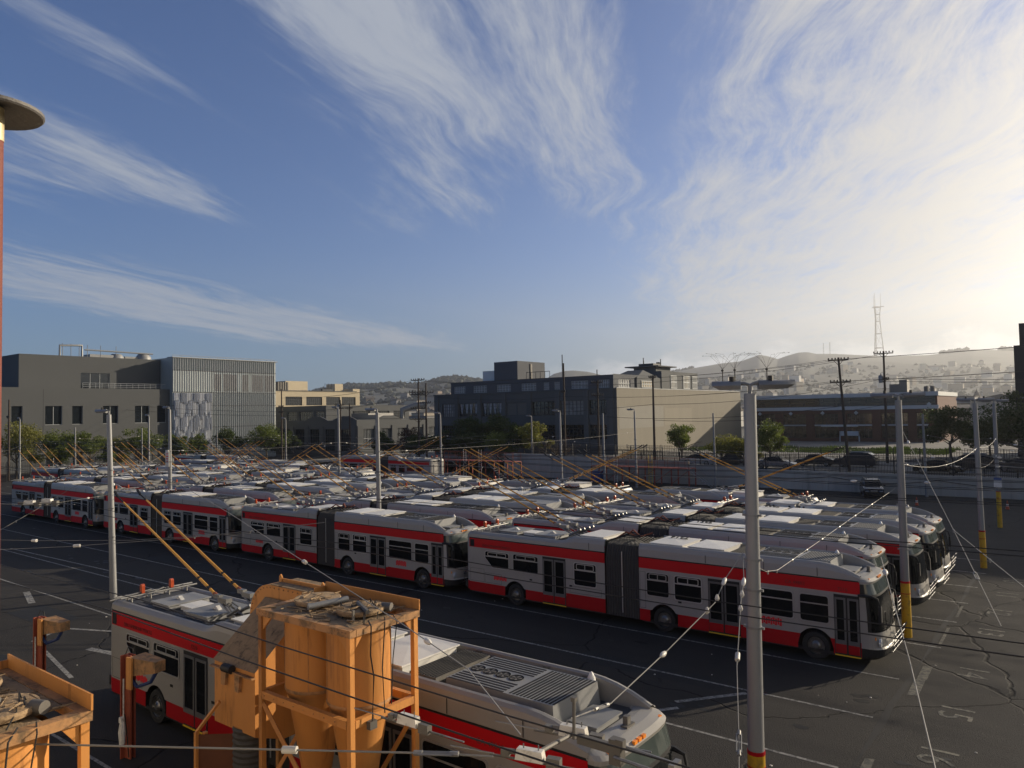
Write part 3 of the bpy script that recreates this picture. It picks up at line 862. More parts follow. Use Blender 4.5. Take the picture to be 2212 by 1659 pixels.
# retaining wall along the far side of the yard
rw = thing('retaining_wall', 'stained concrete retaining wall along the far side of the bus yard', 'wall', (0, 83.2, 0))
segs = [(-66, -58, 3.15), (-58, -47.6, 3.0), (-47.6, -38, 2.75), (-38, -31, 2.35), (-31, -22.2, 2.0), (-22.2, -13, 1.95), (-13, -4, 1.9), (-4, 5, 1.9), (5, 16, 1.9), (16, 40, 1.9)]
for x0, x1, h in segs:
    w_ = MB().box((x0 + .015, 0, -.05), (x1 - .015, .35, h))
    if x0 > -32: w_.box((x0, -.06, h - .16), (x1, .40, h + .02))
    w_.build('wall_panel', M['concrete'], rw)
cb_ = MB()
for x0, x1 in ((-31, -22), (-22, -12), (-12, 0)):
    cb_.tube([(x0 + (x1 - x0) * k / 8, -.08, 1.5 - 1.1 * math.sin(k * math.pi / 8) * (.45 if x0 > -25 else .3)) for k in range(9)], .03, 5)
cb_.build('hanging_cable', M['wiredark'], rw)

# picket fences: posts are parts, the thin pickets one joined part
def fence(name, label, p0, p1, h, n_posts, curved=False, step=.13, z0=0.0, z1=None):
    d = Vector((p1[0] - p0[0], p1[1] - p0[1])); L = d.length; d.normalize()
    nrm = Vector((-d.y, d.x)); z1 = z0 if z1 is None else z1
    f = thing(name, label, 'fence', (p0[0], p0[1], 0))
    Z = lambda u: z0 + (z1 - z0) * u / L
    pk = MB()
    n = int(L / step)
    for k in range(n):
        u = k * step; x, y, z = d.x * u, d.y * u, Z(u)
        if curved:
            pts = [(x, y, z), (x, y, z + h * .78), (x + nrm.x * .12, y + nrm.y * .12, z + h * .93), (x + nrm.x * .35, y + nrm.y * .35, z + h)]
        else: pts = [(x, y, z), (x, y, z + h)]
        pk.tube(pts, .022, 4, cap=False)
    pk.build('pickets', M['black'], f, None, 'stuff')
    rl = MB()
    for zz in (.15, h * .72, h * .92 if not curved else h * .78):
        rl.tube([(0, 0, z0 + zz), (d.x * L, d.y * L, z1 + zz)], .025, 4)
    rl.build('rail', M['black'], f)
    pm_ = MB().box((-.045, -.045, 0), (.045, .045, h + .08)).mesh('post', M['black'])
    for k in range(n_posts + 1):
        u = L * k / n_posts
        o = obj('post', pm_, f); o.location = (d.x * u, d.y * u, Z(u))
    return f
fence('picket_fence', 'black steel picket fence on the retaining wall in front of parked cars', (-47, 83.5), (36, 83.5), 1.75, 32, False, .14, 2.0, 1.9)
fence('picket_fence', 'black curved-top picket fence beside the large blank concrete wall', (-62.5, 85.5), (-42, 84.6), 2.0, 9, True, .2, 2.6, 2.2)
fence('picket_fence', 'black curved-top picket fence below the street trees at far left', (-126.8, 20), (-126.8, 82), 2.9, 20, True, .22)
fence('picket_fence', 'far black fence along the lot before the low brick building', (-58, 104.5), (30, 104.5), 1.6, 30, False, .28, 1.9)
# ------------------------------------------------------------------ buildings
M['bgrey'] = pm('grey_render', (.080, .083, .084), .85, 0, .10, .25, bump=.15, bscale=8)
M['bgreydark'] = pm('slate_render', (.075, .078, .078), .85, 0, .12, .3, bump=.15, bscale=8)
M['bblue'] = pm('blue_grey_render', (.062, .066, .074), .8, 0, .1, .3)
M['cream'] = pm('cream_render', (.40, .34, .24), .85, 0, .08, .3)
M['wallconc'] = pm('board_marked_concrete', (.20, .182, .145), .88, 0, .16, .45, bump=.3, bscale=5, dirt=((.18, .165, .14), .5, .55, .8, .5), streak=True)
M['patch'] = pm('pale_paint_patch', (.235, .223, .192), .85, 0, .1, .5)
M['brick'] = pm('brick_dark', (.095, .042, .03), .85, 0, .25, 1.5)
M['trim'] = pm('pale_trim', (.42, .43, .42), .7, 0, .1, 1)
M['chglass'] = pm('channel_glass', (.29, .315, .30), .38, 0, .10, .5, spec=.6)
M['chglasspale'] = pm('pale_channel_glass', (.40, .43, .41), .3, 0, .12, .6, spec=.6)
M['fin'] = pm('pale_metal_fin', (.50, .51, .53), .4, .3, .08, 1)
M['wglass'] = pm('window_glass', (.012, .015, .018), .06, 0, .5, .25, spec=.6, rvar=.04)
M['wpane'] = pm('curtained_pane', (.16, .155, .15), .3, 0, .6, 1.2, spec=.5)
M['mull'] = pm('steel_mullion', (.045, .047, .05), .6, 0, .2, 3)
M['mullpale'] = pm('pale_mullion', (.35, .36, .36), .6, 0, .1, 3)
M['curtain'] = pm('grey_curtain', (.30, .30, .31), .9, 0, .2, 3)
M['roofing'] = pm('roofing_felt', (.20, .20, .19), .9, 0, .3, .4)
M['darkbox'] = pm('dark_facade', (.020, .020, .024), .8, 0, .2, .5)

def facade(mb, plane, c, u0, u1, z0, z1, holes, depth, mi=0):
    """wall face with real openings; plane 'x' faces +X at x=c (u is y), plane 'y' faces -Y at y=c (u is x)"""
    P = (lambda u, z, d: (c - d, u, z)) if plane == 'x' else (lambda u, z, d: (u, c + d, z))
    us = sorted(set([u0, u1] + [h[0] for h in holes] + [h[1] for h in holes]))
    zs = sorted(set([z0, z1] + [h[2] for h in holes] + [h[3] for h in holes]))
    for i in range(len(us) - 1):
        for j in range(len(zs) - 1):
            um, zm = (us[i] + us[i + 1]) / 2, (zs[j] + zs[j + 1]) / 2
            if any(h[0] < um < h[1] and h[2] < zm < h[3] for h in holes): continue
            mb.add([P(us[i], zs[j], 0), P(us[i + 1], zs[j], 0), P(us[i + 1], zs[j + 1], 0), P(us[i], zs[j + 1], 0)], [(0, 1, 2, 3)], mi)
    for (a, b, e, f) in holes:
        q = [(a, e), (b, e), (b, f), (a, f)]
        for k in range(4):
            (p, r_), (p2, r2) = q[k], q[(k + 1) % 4]
            mb.add([P(p, r_, 0), P(p2, r2, 0), P(p2, r2, depth), P(p, r_, depth)], [(0, 1, 2, 3)], mi)
def bwindow(par, plane, c, a, b, e, f, depth, nu, nz, glass='wglass', mull='mull', bar=.05, extra=None):
    P = (lambda u, z, d: (c - d, u, z)) if plane == 'x' else (lambda u, z, d: (u, c + d, z))
    def bx(mb, ua, ub, za, zb, d0, d1): mb.box(P(ua, za, d0), P(ub, zb, d1))
    g = MB(); bx(g, a, b, e, f, depth - .02, depth); w = g.build('window', M[glass], par)
    m = MB()
    for k in range(nu + 1):
        u = a + (b - a) * k / nu; t = bar * (1.3 if k in (0, nu) else .8)
        bx(m, max(a, u - t / 2), min(b, u + t / 2), e, f, depth - .09, depth - .025)
    for k in range(nz + 1):
        z = e + (f - e) * k / nz; t = bar * (1.3 if k in (0, nz) else .8)
        bx(m, a, b, max(e, z - t / 2), min(f, z + t / 2), depth - .085, depth - .03)
    m.build('window_frame', M[mull], w)
    return w
def shell(mb, x0, x1, y0, y1, z0, z1, skip=(), mi=0, roof=1):
    v = [(x0, y0, z0), (x1, y0, z0), (x1, y1, z0), (x0, y1, z0), (x0, y0, z1), (x1, y0, z1), (x1, y1, z1), (x0, y1, z1)]
    F = {'-y': (0, 1, 5, 4), '+x': (1, 2, 6, 5), '+y': (2, 3, 7, 6), '-x': (3, 0, 4, 7)}
    for k, f in F.items():
        if k not in skip: mb.add([v[i] for i in f], [(0, 1, 2, 3)], mi)
    mb.add([v[i] for i in (4, 5, 6, 7)], [(0, 1, 2, 3)], roof)

# --- grey building with the channel-glass block, far left
gx = -148.0
gb = thing('grey_glass_building', 'grey rendered building with a tall channel-glass block at the far left', 'building', (0, 0, 0))
w = MB()
lowh = [(49.3, 51.0, 8.2, 11.6), (54.6, 57.4, 8.2, 11.6), (59.1, 60.9, 8.2, 11.6), (64.5, 67.3, 8.2, 11.6), (70.5, 73.3, 8.2, 11.6), (74.9, 76.8, 8.2, 11.6),
        (54.8, 57.4, .7, 3.1), (59.2, 61.0, .7, 3.1), (64.5, 67.3, .7, 3.1), (70.5, 73.3, .7, 3.1)]
facade(w, 'x', gx, 40, 77.5, -.1, 14.9, lowh, .35)
shell(w, gx - 40, gx, 40, 77.5, -.1, 14.9, ('+x',), 0, 1)
# set-back upper storey behind a terrace
gu = gx - 3.6
facade(w, 'x', gu, 51.6, 77.4, 14.9, 21.1, [(62.0, 67.3, 14.95, 18.0)], .3)
shell(w, gu - 30, gu, 51.6, 77.4, 14.9, 21.1, ('+x',), 0, 1)
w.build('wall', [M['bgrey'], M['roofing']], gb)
for h_ in lowh: bwindow(gb, 'x', gx, *h_, .3, 2 if h_[1] - h_[0] > 2.5 else 1, 1, 'wglass', 'mullpale', .09)
bwindow(gb, 'x', gu, 62.0, 67.3, 14.95, 18.0, .25, 3, 1, 'wglass', 'mullpale', .08)
MB().box((gx - .005, 54.25, .2), (gx + .004, 54.31, 14.6)).build('render_joint', M['slot'], gb)
rl = MB()
for z in (15.2, 15.55, 15.9): rl.tube([(gx - .3, 61, z), (gx - .3, 76.8, z)], .03, 4)
for k in range(14): rl.tube([(gx - .3, 61 + k * 1.15, 14.9), (gx - .3, 61 + k * 1.15, 15.9)], .03, 4)
rl.build('terrace_railing', M['mullpale'], gb)
g = MB(); shell(g, gx - 25, gx + 1.0, 77.5, 101.8, -.1, 21.4, (), 0, 1); g.build('glass_block', [M['chglass'], M['roofing']], gb)
pn = MB().box((gx + 1.0, 77.7, 14.4), (gx + 1.05, 86.0, 18.75)); pn.box((gx + 1.0, 86.3, 14.4), (gx + 1.04, 101.6, 18.6)); pn.build('pale_glass_band', M['chglasspale'], gb)
wn = MB()
for a, b in ((86.6, 88.3), (88.8, 92.0), (93.2, 94.9), (95.6, 98.6), (99.0, 101.4)): wn.box((gx + 1.045, a, 14.6), (gx + 1.06, b, 18.3))
wn.build('lit_interior_bay', M['wpane'], gb)
fn = MB()
for k in range(48):
    y = 77.6 + k * .505
    if 77.6 <= y < 86.1: fn.box((gx + 1.02, y, 14.35), (gx + 1.18, y + .06, 21.3))
    else: fn.box((gx + 1.02, y, 0), (gx + 1.18, y + .06, 21.3))
fn.build('glass_ribs', M['mullpale'], gb, None, 'stuff')
br = MB()
for z in (18.75, 14.3, 7.0, 11.5): br.box((gx + 1.0, 77.5, z), (gx + 1.12, 101.8, z + .12))
br.build('transom', M['mull'], gb)
fm = MB().prism([(0, 0), (.26, .08), (.30, .22), (0, .30)], 'z', 0, 1).mesh('metal_fin', M['fin'])
rf = random.Random(2)
for c in range(24):
    z = 14.2; k = 0
    while z > 3.4:
        hgt = rf.choice((2.0, 2.6, 3.2)) if k else 1.6 + .35 * ((c // 3) % 3)
        o = obj('metal_fin', fm, gb); o.location = (gx + 1.02, 77.7 + c * .345, z - hgt + .05); o.scale = (1 + .8 * ((k + c // 4) % 2), 1, hgt - .08)
        z -= hgt; k += 1
ro = MB()
ro.tube([(gx - 8, 60, 20.8), (gx - 8, 60, 23.4), (gx - 8, 64, 23.6), (gx - 8, 64, 21.0)], .22, 8)
ro.tube([(gx - 8, 64.5, 22.8), (gx - 8, 78, 22.6)], .16, 6)
for y in (60.5, 62, 63.5, 65, 67.5, 70.5): ro.tube([(gx - 8, y, 20.8), (gx - 8, y, 23.8)], .06, 4)
ro.lathe([(1.5, 0), (1.4, .8), (.9, 1.4), (.01, 1.5)], (gx - 9, 71, 20.9), 12); ro.box((gx - 11, 65.5, 20.9), (gx - 8, 70, 22.0))
ro.lathe([(1.6, 0), (1.5, 1.0), (1.0, 1.7), (.01, 1.8)], (gx - 9, 76.5, 20.9), 12); ro.box((gx - 11, 72.5, 20.9), (gx - 8.5, 76, 21.9))
ro.build('roof_plant', M['galv'], gb, 40)
rr = MB(); rr.tube([(gx + .8, 77.6, 21.9), (gx + .8, 101.6, 21.9)], .05, 4)
for k in range(13): rr.tube([(gx + .8, 77.6 + 2 * k, 21.4), (gx + .8, 77.6 + 2 * k, 21.9)], .05, 4)
rr.box((gx - 1, 77.4, 21.4), (gx + 1.3, 102.2, 21.55)); rr.build('roof_edge_rail', M['mullpale'], gb)

# --- cream building behind
cbx = -172.0
cbd = thing('cream_building', 'cream industrial building with steel-sash windows behind the glass block', 'building')
w = MB(); hol = [(122.2, 127.6, 12.0, 14.4), (129.0, 134.4, 12.0, 14.4), (135.8, 140.8, 12.0, 14.4), (141.4, 146.6, 12.0, 14.4)]
facade(w, 'x', cbx, 100, 148.2, -.1, 15.9, hol, .4); shell(w, cbx - 40, cbx, 100, 148.2, -.1, 15.9, ('+x',), 0, 1); w.build('wall', [M['cream'], M['roofing']], cbd)
for h_ in hol: bwindow(cbd, 'x', cbx, *h_, .3, 8, 6, 'wglass', 'mull', .06)
MB().box((cbx - .3, 100, 15.9), (cbx + .15, 147, 16.1)).build('parapet_cap', M['mull'], cbd)
c = MB(); shell(c, cbx - 16, cbx - 6, 126.5, 134.0, 15.9, 19.0, (), 0, 1); shell(c, cbx - 8, cbx - 4, 142.2, 145.2, 15.9, 18.4, (), 0, 1); shell(c, cbx - 4, cbx, 145.6, 148.2, 15.9, 16.8, (), 0, 1)
shell(c, cbx - 8, cbx - 3, 117.5, 119.5, 15.9, 18, (), 0, 1); c.build('penthouse', [M['cream'], M['roofing']], cbd)
t_ = MB()
for k in range(5): t_.lathe([(.5, 0), (.5, 2.6)], (cbx - 5.4, 123.4 + k * .75, 16), 8)
t_.build('roof_tank', M['brown'], cbd, 40)
an = MB()
for k in range(9): an.tube([(cbx - 3, 137.0 + .4 * k, 15.9), (cbx - 3, 137.0 + .4 * k, 16.8 + .8 * ((k * 7) % 3))], .07, 4)
an.box((cbx - 3.4, 136.6, 16), (cbx - 2.6, 140.4, 16.7)); an.build('antenna_rack', M['mull'], cbd)

# --- grey two-storey building with steel sash, middle left
gm = thing('grey_sash_building', 'grey two-storey building with steel-sash windows, left of the wooden poles', 'building')
w = MB(); hx = [(120.0, 125.5, 7.6, 10.0), (127.0, 132.0, 7.6, 10.0), (133.5, 137.5, 7.6, 10.0)]
hy = [(-157.0, -153.0, 7.6, 10.0), (-152.2, -147.0, 7.6, 10.0), (-146.2, -142.6, 7.6, 10.0)]
facade(w, 'x', -141.9, 112, 139, -.1, 11.4, hx, .35); facade(w, 'y', 112, -162, -141.9, -.1, 11.4, hy, .35)
shell(w, -170, -141.9, 112, 139, -.1, 11.4, ('+x', '-y'), 0, 1); w.build('wall', [M['bgrey'], M['roofing']], gm)
for h_ in hx: bwindow(gm, 'x', -141.9, *h_, .3, 8, 5, 'wglass', 'mull', .06)
for h_ in hy: bwindow(gm, 'y', 112, *h_, .3, 6, 5, 'wglass', 'mullpale', .05)

gl = thing('low_grey_building', 'low grey building with pilasters and curved parapet, behind the wooden utility poles', 'building')
w = MB(); ly = [(-160 + 5.5 * k, -156.2 + 5.5 * k, 1.0, 5.9) for k in range(6)]; lx = [(110.4 + 5.1 * k, 113.8 + 5.1 * k, 1.6, 5.9) for k in range(5)]
facade(w, 'y', 108.5, -162, -127, -.1, 7.9, ly, .4); facade(w, 'x', -127, 108.5, 136, -.1, 7.9, lx, .4)
shell(w, -162, -127, 108.5, 136, -.1, 7.9, ('+x', '-y'), 0, 1); w.build('wall', [M['bgrey'], M['roofing']], gl)
for h_ in ly: bwindow(gl, 'y', 108.5, *h_, .35, 6, 4, 'wglass', 'mull', .06)
for h_ in lx: bwindow(gl, 'x', -127, *h_, .35, 8, 2, 'wglass', 'mullpale', .07)
for k in range(7): MB().box((-162 + 5.5 * k + .3, 108.3, 0), (-162 + 5.5 * k + 1.6, 108.5, 6.6)).build('pilaster', M['bgrey'], gl)
for k in range(6): MB().box((-127, 108.9 + 5.1 * k - .3, 0), (-126.8, 108.9 + 5.1 * k + 1.0, 6.6)).build('pilaster', M['bgrey'], gl)
pa = MB()
for x0 in (-141, -131): pa.prism([(x0 - 4, 7.9), (x0 + 4, 7.9), (x0 + 3, 8.3), (x0 + 1.4, 8.8), (x0 - 1.4, 8.8), (x0 - 3, 8.3)], 'y', 108.45, 108.8)
pa.prism([(114, 7.9), (122, 7.9), (121, 8.3), (119.4, 8.8), (116.6, 8.8), (115, 8.3)], 'x', -127.3, -126.95)
pa.build('curved_parapet', M['bgrey'], gl)
du = MB(); du.tube([(-131, 126, 8), (-131, 126, 10.0), (-129.5, 129, 11.0), (-128, 131, 11.2)], [.5, .7, .8, .9], 12); du.box((-140, 118, 8), (-134, 126, 9.4)); du.box((-133, 116, 8), (-129, 121, 9.0))
du.build('roof_duct', M['alu'], gl, 40)

# --- dark slate building with the big blank concrete side wall, centre
cx0, cx1, cy0, cy1, cz = -99.3, -59.4, 104.0, 157.2, 12.5
ce = thing('slate_building', 'dark slate warehouse with a large blank concrete side wall, centre background', 'building')
w = MB()
bays = [(-97.2, -94.1), (-93.0, -88.5), (-87.4, -82.8), (-81.7, -77.2), (-76.1, -71.3), (-70.2, -65.6), (-64.6, -61.3)]
hol = [(a, b, 8.3, 10.7) for a, b in bays] + [(a, b, 4.3, 6.7) for a, b in bays]
facade(w, 'y', cy0, cx0, cx1, 0, cz, hol, .4); shell(w, cx0, cx1, cy0, cy1, 0, cz, ('-y', '+x'), 0, 2)
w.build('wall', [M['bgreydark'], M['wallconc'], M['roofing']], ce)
MB().box((cx1 - .3, cy0 + .01, 0), (cx1 + .02, cy1, cz + .03)).build('side_wall', M['wallconc'], ce)
for i, h_ in enumerate(hol):
    if i == 3: bwindow(ce, 'y', cy0, *h_, .2, 2, 1, 'brown', 'bgreydark', .3); continue
    wv = bwindow(ce, 'y', cy0, *h_, .35, 6, 4, 'wglass' if i % 5 else 'wpane', 'mull', .07)
    if i in (1, 2, 0, 8, 9):
        cu = MB(); a, b, e, f = h_
        for k in range(4):
            u0 = a + (b - a) * k / 4; u1 = a + (b - a) * (k + 1) / 4; um = (u0 + u1) / 2
            cu.add([(u0 + .1, cy0 + .322, f), (u1 - .1, cy0 + .322, f), (um + .1, cy0 + .322, e + .5), (um - .1, cy0 + .322, e + .5)], [(0, 1, 2, 3)])
        cu.build('curtain', M['curtain'], wv)
for x in (-98.6, -93.55, -87.95, -82.25, -76.65, -70.75, -65.1, -60.4): MB().box((x - .45, cy0 - .18, 0), (x + .45, cy0, cz - .2)).build('pilaster', M['bgreydark'], ce)
MB().box((cx0 - .1, cy0 - .12, cz - .2), (cx1, cy0 + .3, cz + .05)).build('parapet', M['bgreydark'], ce)
MB().box((cx1 + .025, 104.6, 6.0), (cx1 + .032, 120.3, 9.6)).build('paint_patch', M['patch'], ce)
MB().box((cx1 + .025, 120.8, 6.2), (cx1 + .030, 132, 9.2)).build('paint_patch', M['wallconc'], ce)
MB().box((cx1 - .2, cy0, cz + .03), (cx1 + .08, cy1, cz + .12)).build('coping', M['trim'], ce)
ph = MB(); pw = [(-95.4, -92.6, 12.7, 14.0), (-90.6, -87.4, 12.7, 14.0), (-85, -81.8, 12.7, 14.0), (-79.4, -76.2, 12.7, 14.0), (-74.6, -73.4, 12.7, 14.0), (-72.4, -71.2, 12.7, 14.0), (-68.9, -65.6, 12.7, 14.0), (-63.5, -61.5, 12.7, 14.0)]
px1 = -60.8
facade(ph, 'y', 105.5, -96.3, px1, 12.5, 14.75, pw, .2); facade(ph, 'x', px1, 105.5, 118, 12.5, 14.9, [(107.2, 111.2, 12.75, 14.1)], .2)
shell(ph, -96.3, px1, 105.5, 118, 12.5, 14.8, ('-y', '+x'), 0, 1); ph.build('penthouse', [M['bblue'], M['roofing']], ce)
for h_ in pw: bwindow(ce, 'y', 105.5, *h_, .15, 5, 3, 'wpane', 'mullpale', .07)
bwindow(ce, 'x', px1, 107.2, 111.2, 12.75, 14.1, .15, 5, 2, 'wpane', 'trim', .12)
bx_ = MB(); shell(bx_, -86.4, -81.0, 106.5, 115.0, 14.7, 18.2, (), 0, 1); bx_.box((-90.4, 108, 14.7), (-86.42, 114, 16.8), 2); bx_.build('lift_tower', [M['bblue'], M['roofing'], M['trim']], ce)
MB().box((-80.99, 110.3, 14.8), (-80.85, 110.8, 17.8)).build('flue', M['brown'], ce)
# roof house behind the blank wall
rh = MB(); shell(rh, -67, -60.4, 122, 137.5, 12.5, 15.9, (), 0, 1); shell(rh, -66, -60.55, 113, 122, 12.5, 14.5, (), 0, 1); shell(rh, -66.5, -62, 123, 129, 15.9, 16.8, (), 0, 1)
rh.add([(-66, 113, 14.5), (-60.55, 113, 14.5), (-60.55, 122, 14.5), (-66, 122, 14.5), (-65, 118, 16.0), (-62, 118, 16.0)], [(0, 1, 5, 4), (1, 2, 5), (2, 3, 4, 5), (3, 0, 4)], 0)
rh.box((-68, 122.3, 16.8), (-61.2, 130, 17.0), 0); rh.build('roof_house', [M['bgrey'], M['roofing']], ce)
for a, b, zt in ((114.5, 118.6, 14.0), (125.5, 128.0, 15.2), (130.8, 133.6, 15.3), (134.8, 137.1, 15.3)):
    bwindow(ce, 'x', (-60.38 if a > 120 else -60.53) + .3, a, b, 12.8, zt, .3, 5, 2, 'cream', 'trim', .22)
rp = MB()
for x, y, h_ in ((-65, 124, 18.6), (-66, 126, 18.2), (-63, 127, 18.4), (-75, 112, 19.2), (-72, 119, 16.6)): rp.tube([(x, y, 14.5), (x, y, h_)], .09, 5)
for k in range(6): rp.tube([(-79 + k, 106.5, 14.8), (-79 + k, 106.5, 16.0)], .05, 4)
rp.tube([(-79, 106.5, 16.0), (-74, 106.5, 16.0)], .05, 4); rp.box((-66, 124, 17.0), (-63, 127, 17.5)); rp.lathe([(.4, 0), (.4, .9)], (-64, 128, 17.0), 8)
rp.build('roof_rail', M['mull'], ce)

# --- low brick building with white bands, right
by = 160.0
bb = thing('brick_building', 'low dark brick building with white bands and diamond ornaments, right background', 'building')
w = MB(); bays = [(-57.6 + 6.32 * k, -53.0 + 6.32 * k) for k in range(5)] + [(-26.6, -24.2)]
hol = [(a, b, 2.6, 5.0) for a, b in bays] + [(a, b, 5.35, 7.5) for a, b in bays] + [(-59, -22.9, 9.0, 10.7)]
facade(w, 'y', by, -59.3, -22.6, 1.5, 11.4, hol, .3); shell(w, -59.3, -22.6, by, by + 26, 1.5, 11.4, ('-y',), 0, 1); w.build('wall', [M['brick'], M['roofing']], bb)
for h_ in hol[:-1]: bwindow(bb, 'y', by, *h_, .25, 6, 3, 'wglass', 'mull', .07)
bwindow(bb, 'y', by, *hol[-1], .2, 12, 3, 'wglass', 'mull', .1)
tr = MB(); tr.box((-59.4, by - .15, 8.25), (-22.4, by - .01, 8.95)); tr.box((-59.4, by - .25, 10.72), (-22.4, by - .01, 11.5)); tr.box((-22.59, by - .2, 10.7), (-22.4, by + 26, 11.5)); tr.build('white_band', M['trim'], bb)
for a, b in bays: MB().box((a, by - .06, 5.05), (b, by - .005, 5.3)).build('sill', M['trim'], bb)
for k in range(7):
    if k < 6: MB().box((-59.25 + 6.32 * k, by - .12, 1.6), (-57.8 + 6.32 * k, by, 8.2)).build('brick_pier', M['brick'], bb)
dmn = MB().prism([(-.42, 0), (0, -.42), (.42, 0), (0, .42)], 'y', -.04, 0).mesh('diamond_ornament', M['trim'])
for x in (-56.2, -49.7, -43.3, -36.9, -24.0):
    o = obj('diamond_ornament', dmn, bb); o.location = (x, by - .125, 7.65 if x < -30 else 9.1)
do = MB(); do.box((-40.0, by - 1.0, 1.9), (-39.8, by - .8, 4.0)); do.box((-36.4, by - 1.0, 1.9), (-36.2, by - .8, 4.0)); do.box((-40.0, by - 1.0, 3.1), (-36.2, by - .85, 4.0)); do.box((-43.6, by - .5, 4.9), (-36.6, by - .13, 5.3)); do.build('entrance_canopy', M['trim'], bb)
ac_ = MB(); ac_.box((-31.5, by + 4, 11.4), (-28.8, by + 7, 13.2)); ac_.box((-29.6, by + 3.4, 11.4), (-28.2, by + 6, 14.0)); ac_.lathe([(.4, 0), (.4, 1.2)], (-25, by + 4, 11.4), 8); ac_.lathe([(.4, 0), (.4, 1.2)], (-23.9, by + 4, 11.4), 8); ac_.build('roof_plant', M['brown'], bb)

# --- dark block at the right edge
dt = thing('dark_block', 'dark multi-storey building cut by the right edge of the view', 'building')
w = MB(); facade(w, 'y', 110, -7.1, 14, 1.5, 16.0, [(-6.0, -3.6, 11, 14), (-2, .5, 11, 14)], .3); shell(w, -7.1, 14, 110, 126, 1.5, 16.0, ('-y',), 0, 0)
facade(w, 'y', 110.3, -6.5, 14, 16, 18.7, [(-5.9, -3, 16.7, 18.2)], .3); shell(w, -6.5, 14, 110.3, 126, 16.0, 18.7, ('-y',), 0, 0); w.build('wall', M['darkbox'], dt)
bwindow(dt, 'y', 110.3, -5.9, -3, 16.7, 18.2, .25, 1, 1, 'wglass', 'mullpale', .1)
for h_ in ((-6.0, -3.6, 11, 14), (-2, .5, 11, 14)): bwindow(dt, 'y', 110, *h_, .25, 2, 2)
w = MB(); shell(w, -2.0, 70, 112, 140, 1.5, 22.5, (), 0, 0); w.build('rear_wing', M['darkbox'], dt)  # out-of-view wing, added and sized to shade the right of the yard
lp = MB(); lp.cbox((-6.2, 109.4, 9.6), (1.0, .5, .25)); lp.tube([(-6.2, 110, 9.8), (-6.2, 109.4, 9.7)], .05, 5); lp.build('wall_lamp', M['trim'], dt)


# --- unseen depot building just behind the viewpoint, added for its warm bounced light
M['depot'] = pm('sandy_render', (.70, .62, .50), .85, 0, .1, .5)
dp = thing('depot_building', 'sandy rendered depot building along the near side of the yard', 'building')
w = MB(); shell(w, -70, 45, -30, -.8, 0, 7.7, (), 0, 1); w.build('wall', [M['depot'], M['roofing']], dp)
for k in range(8): MB().box((-66 + 13 * k, -.8, 0), (-61 + 13 * k, -.74, 4.4)).build('roller_door', M['trim'], dp)
MB().box((-70.1, -1.1, 7.7), (45.1, -.7, 8.1)).build('parapet', M['depot'], dp)
# ------------------------------------------------------------------ buses in their lanes
SIL = make_bus()
make_poles(SIL)
T_FULL = tree_of(SIL)
T_MID = tree_of(SIL, ('wheel', 'wiper', 'logo', 'access_panel_joint', 'side_reflector', 'lettering', 'turn_lamp', 'tail_light', 'drain_caps', 'fan_blades'))
T_FAR = tree_of(SIL, ('wheel', 'wiper', 'logo', 'access_panel_joint', 'side_reflector', 'lettering', 'turn_lamp', 'tail_light', 'drain_caps', 'fan_blades', 'door', 'bicycle_rack', 'mirror',
                      'louvre_slot', 'engine_door', 'vent_grille', 'rear_sign', 'headlight', 'marker_light', 'panel_joint', 'hatch_handle', 'latch'))

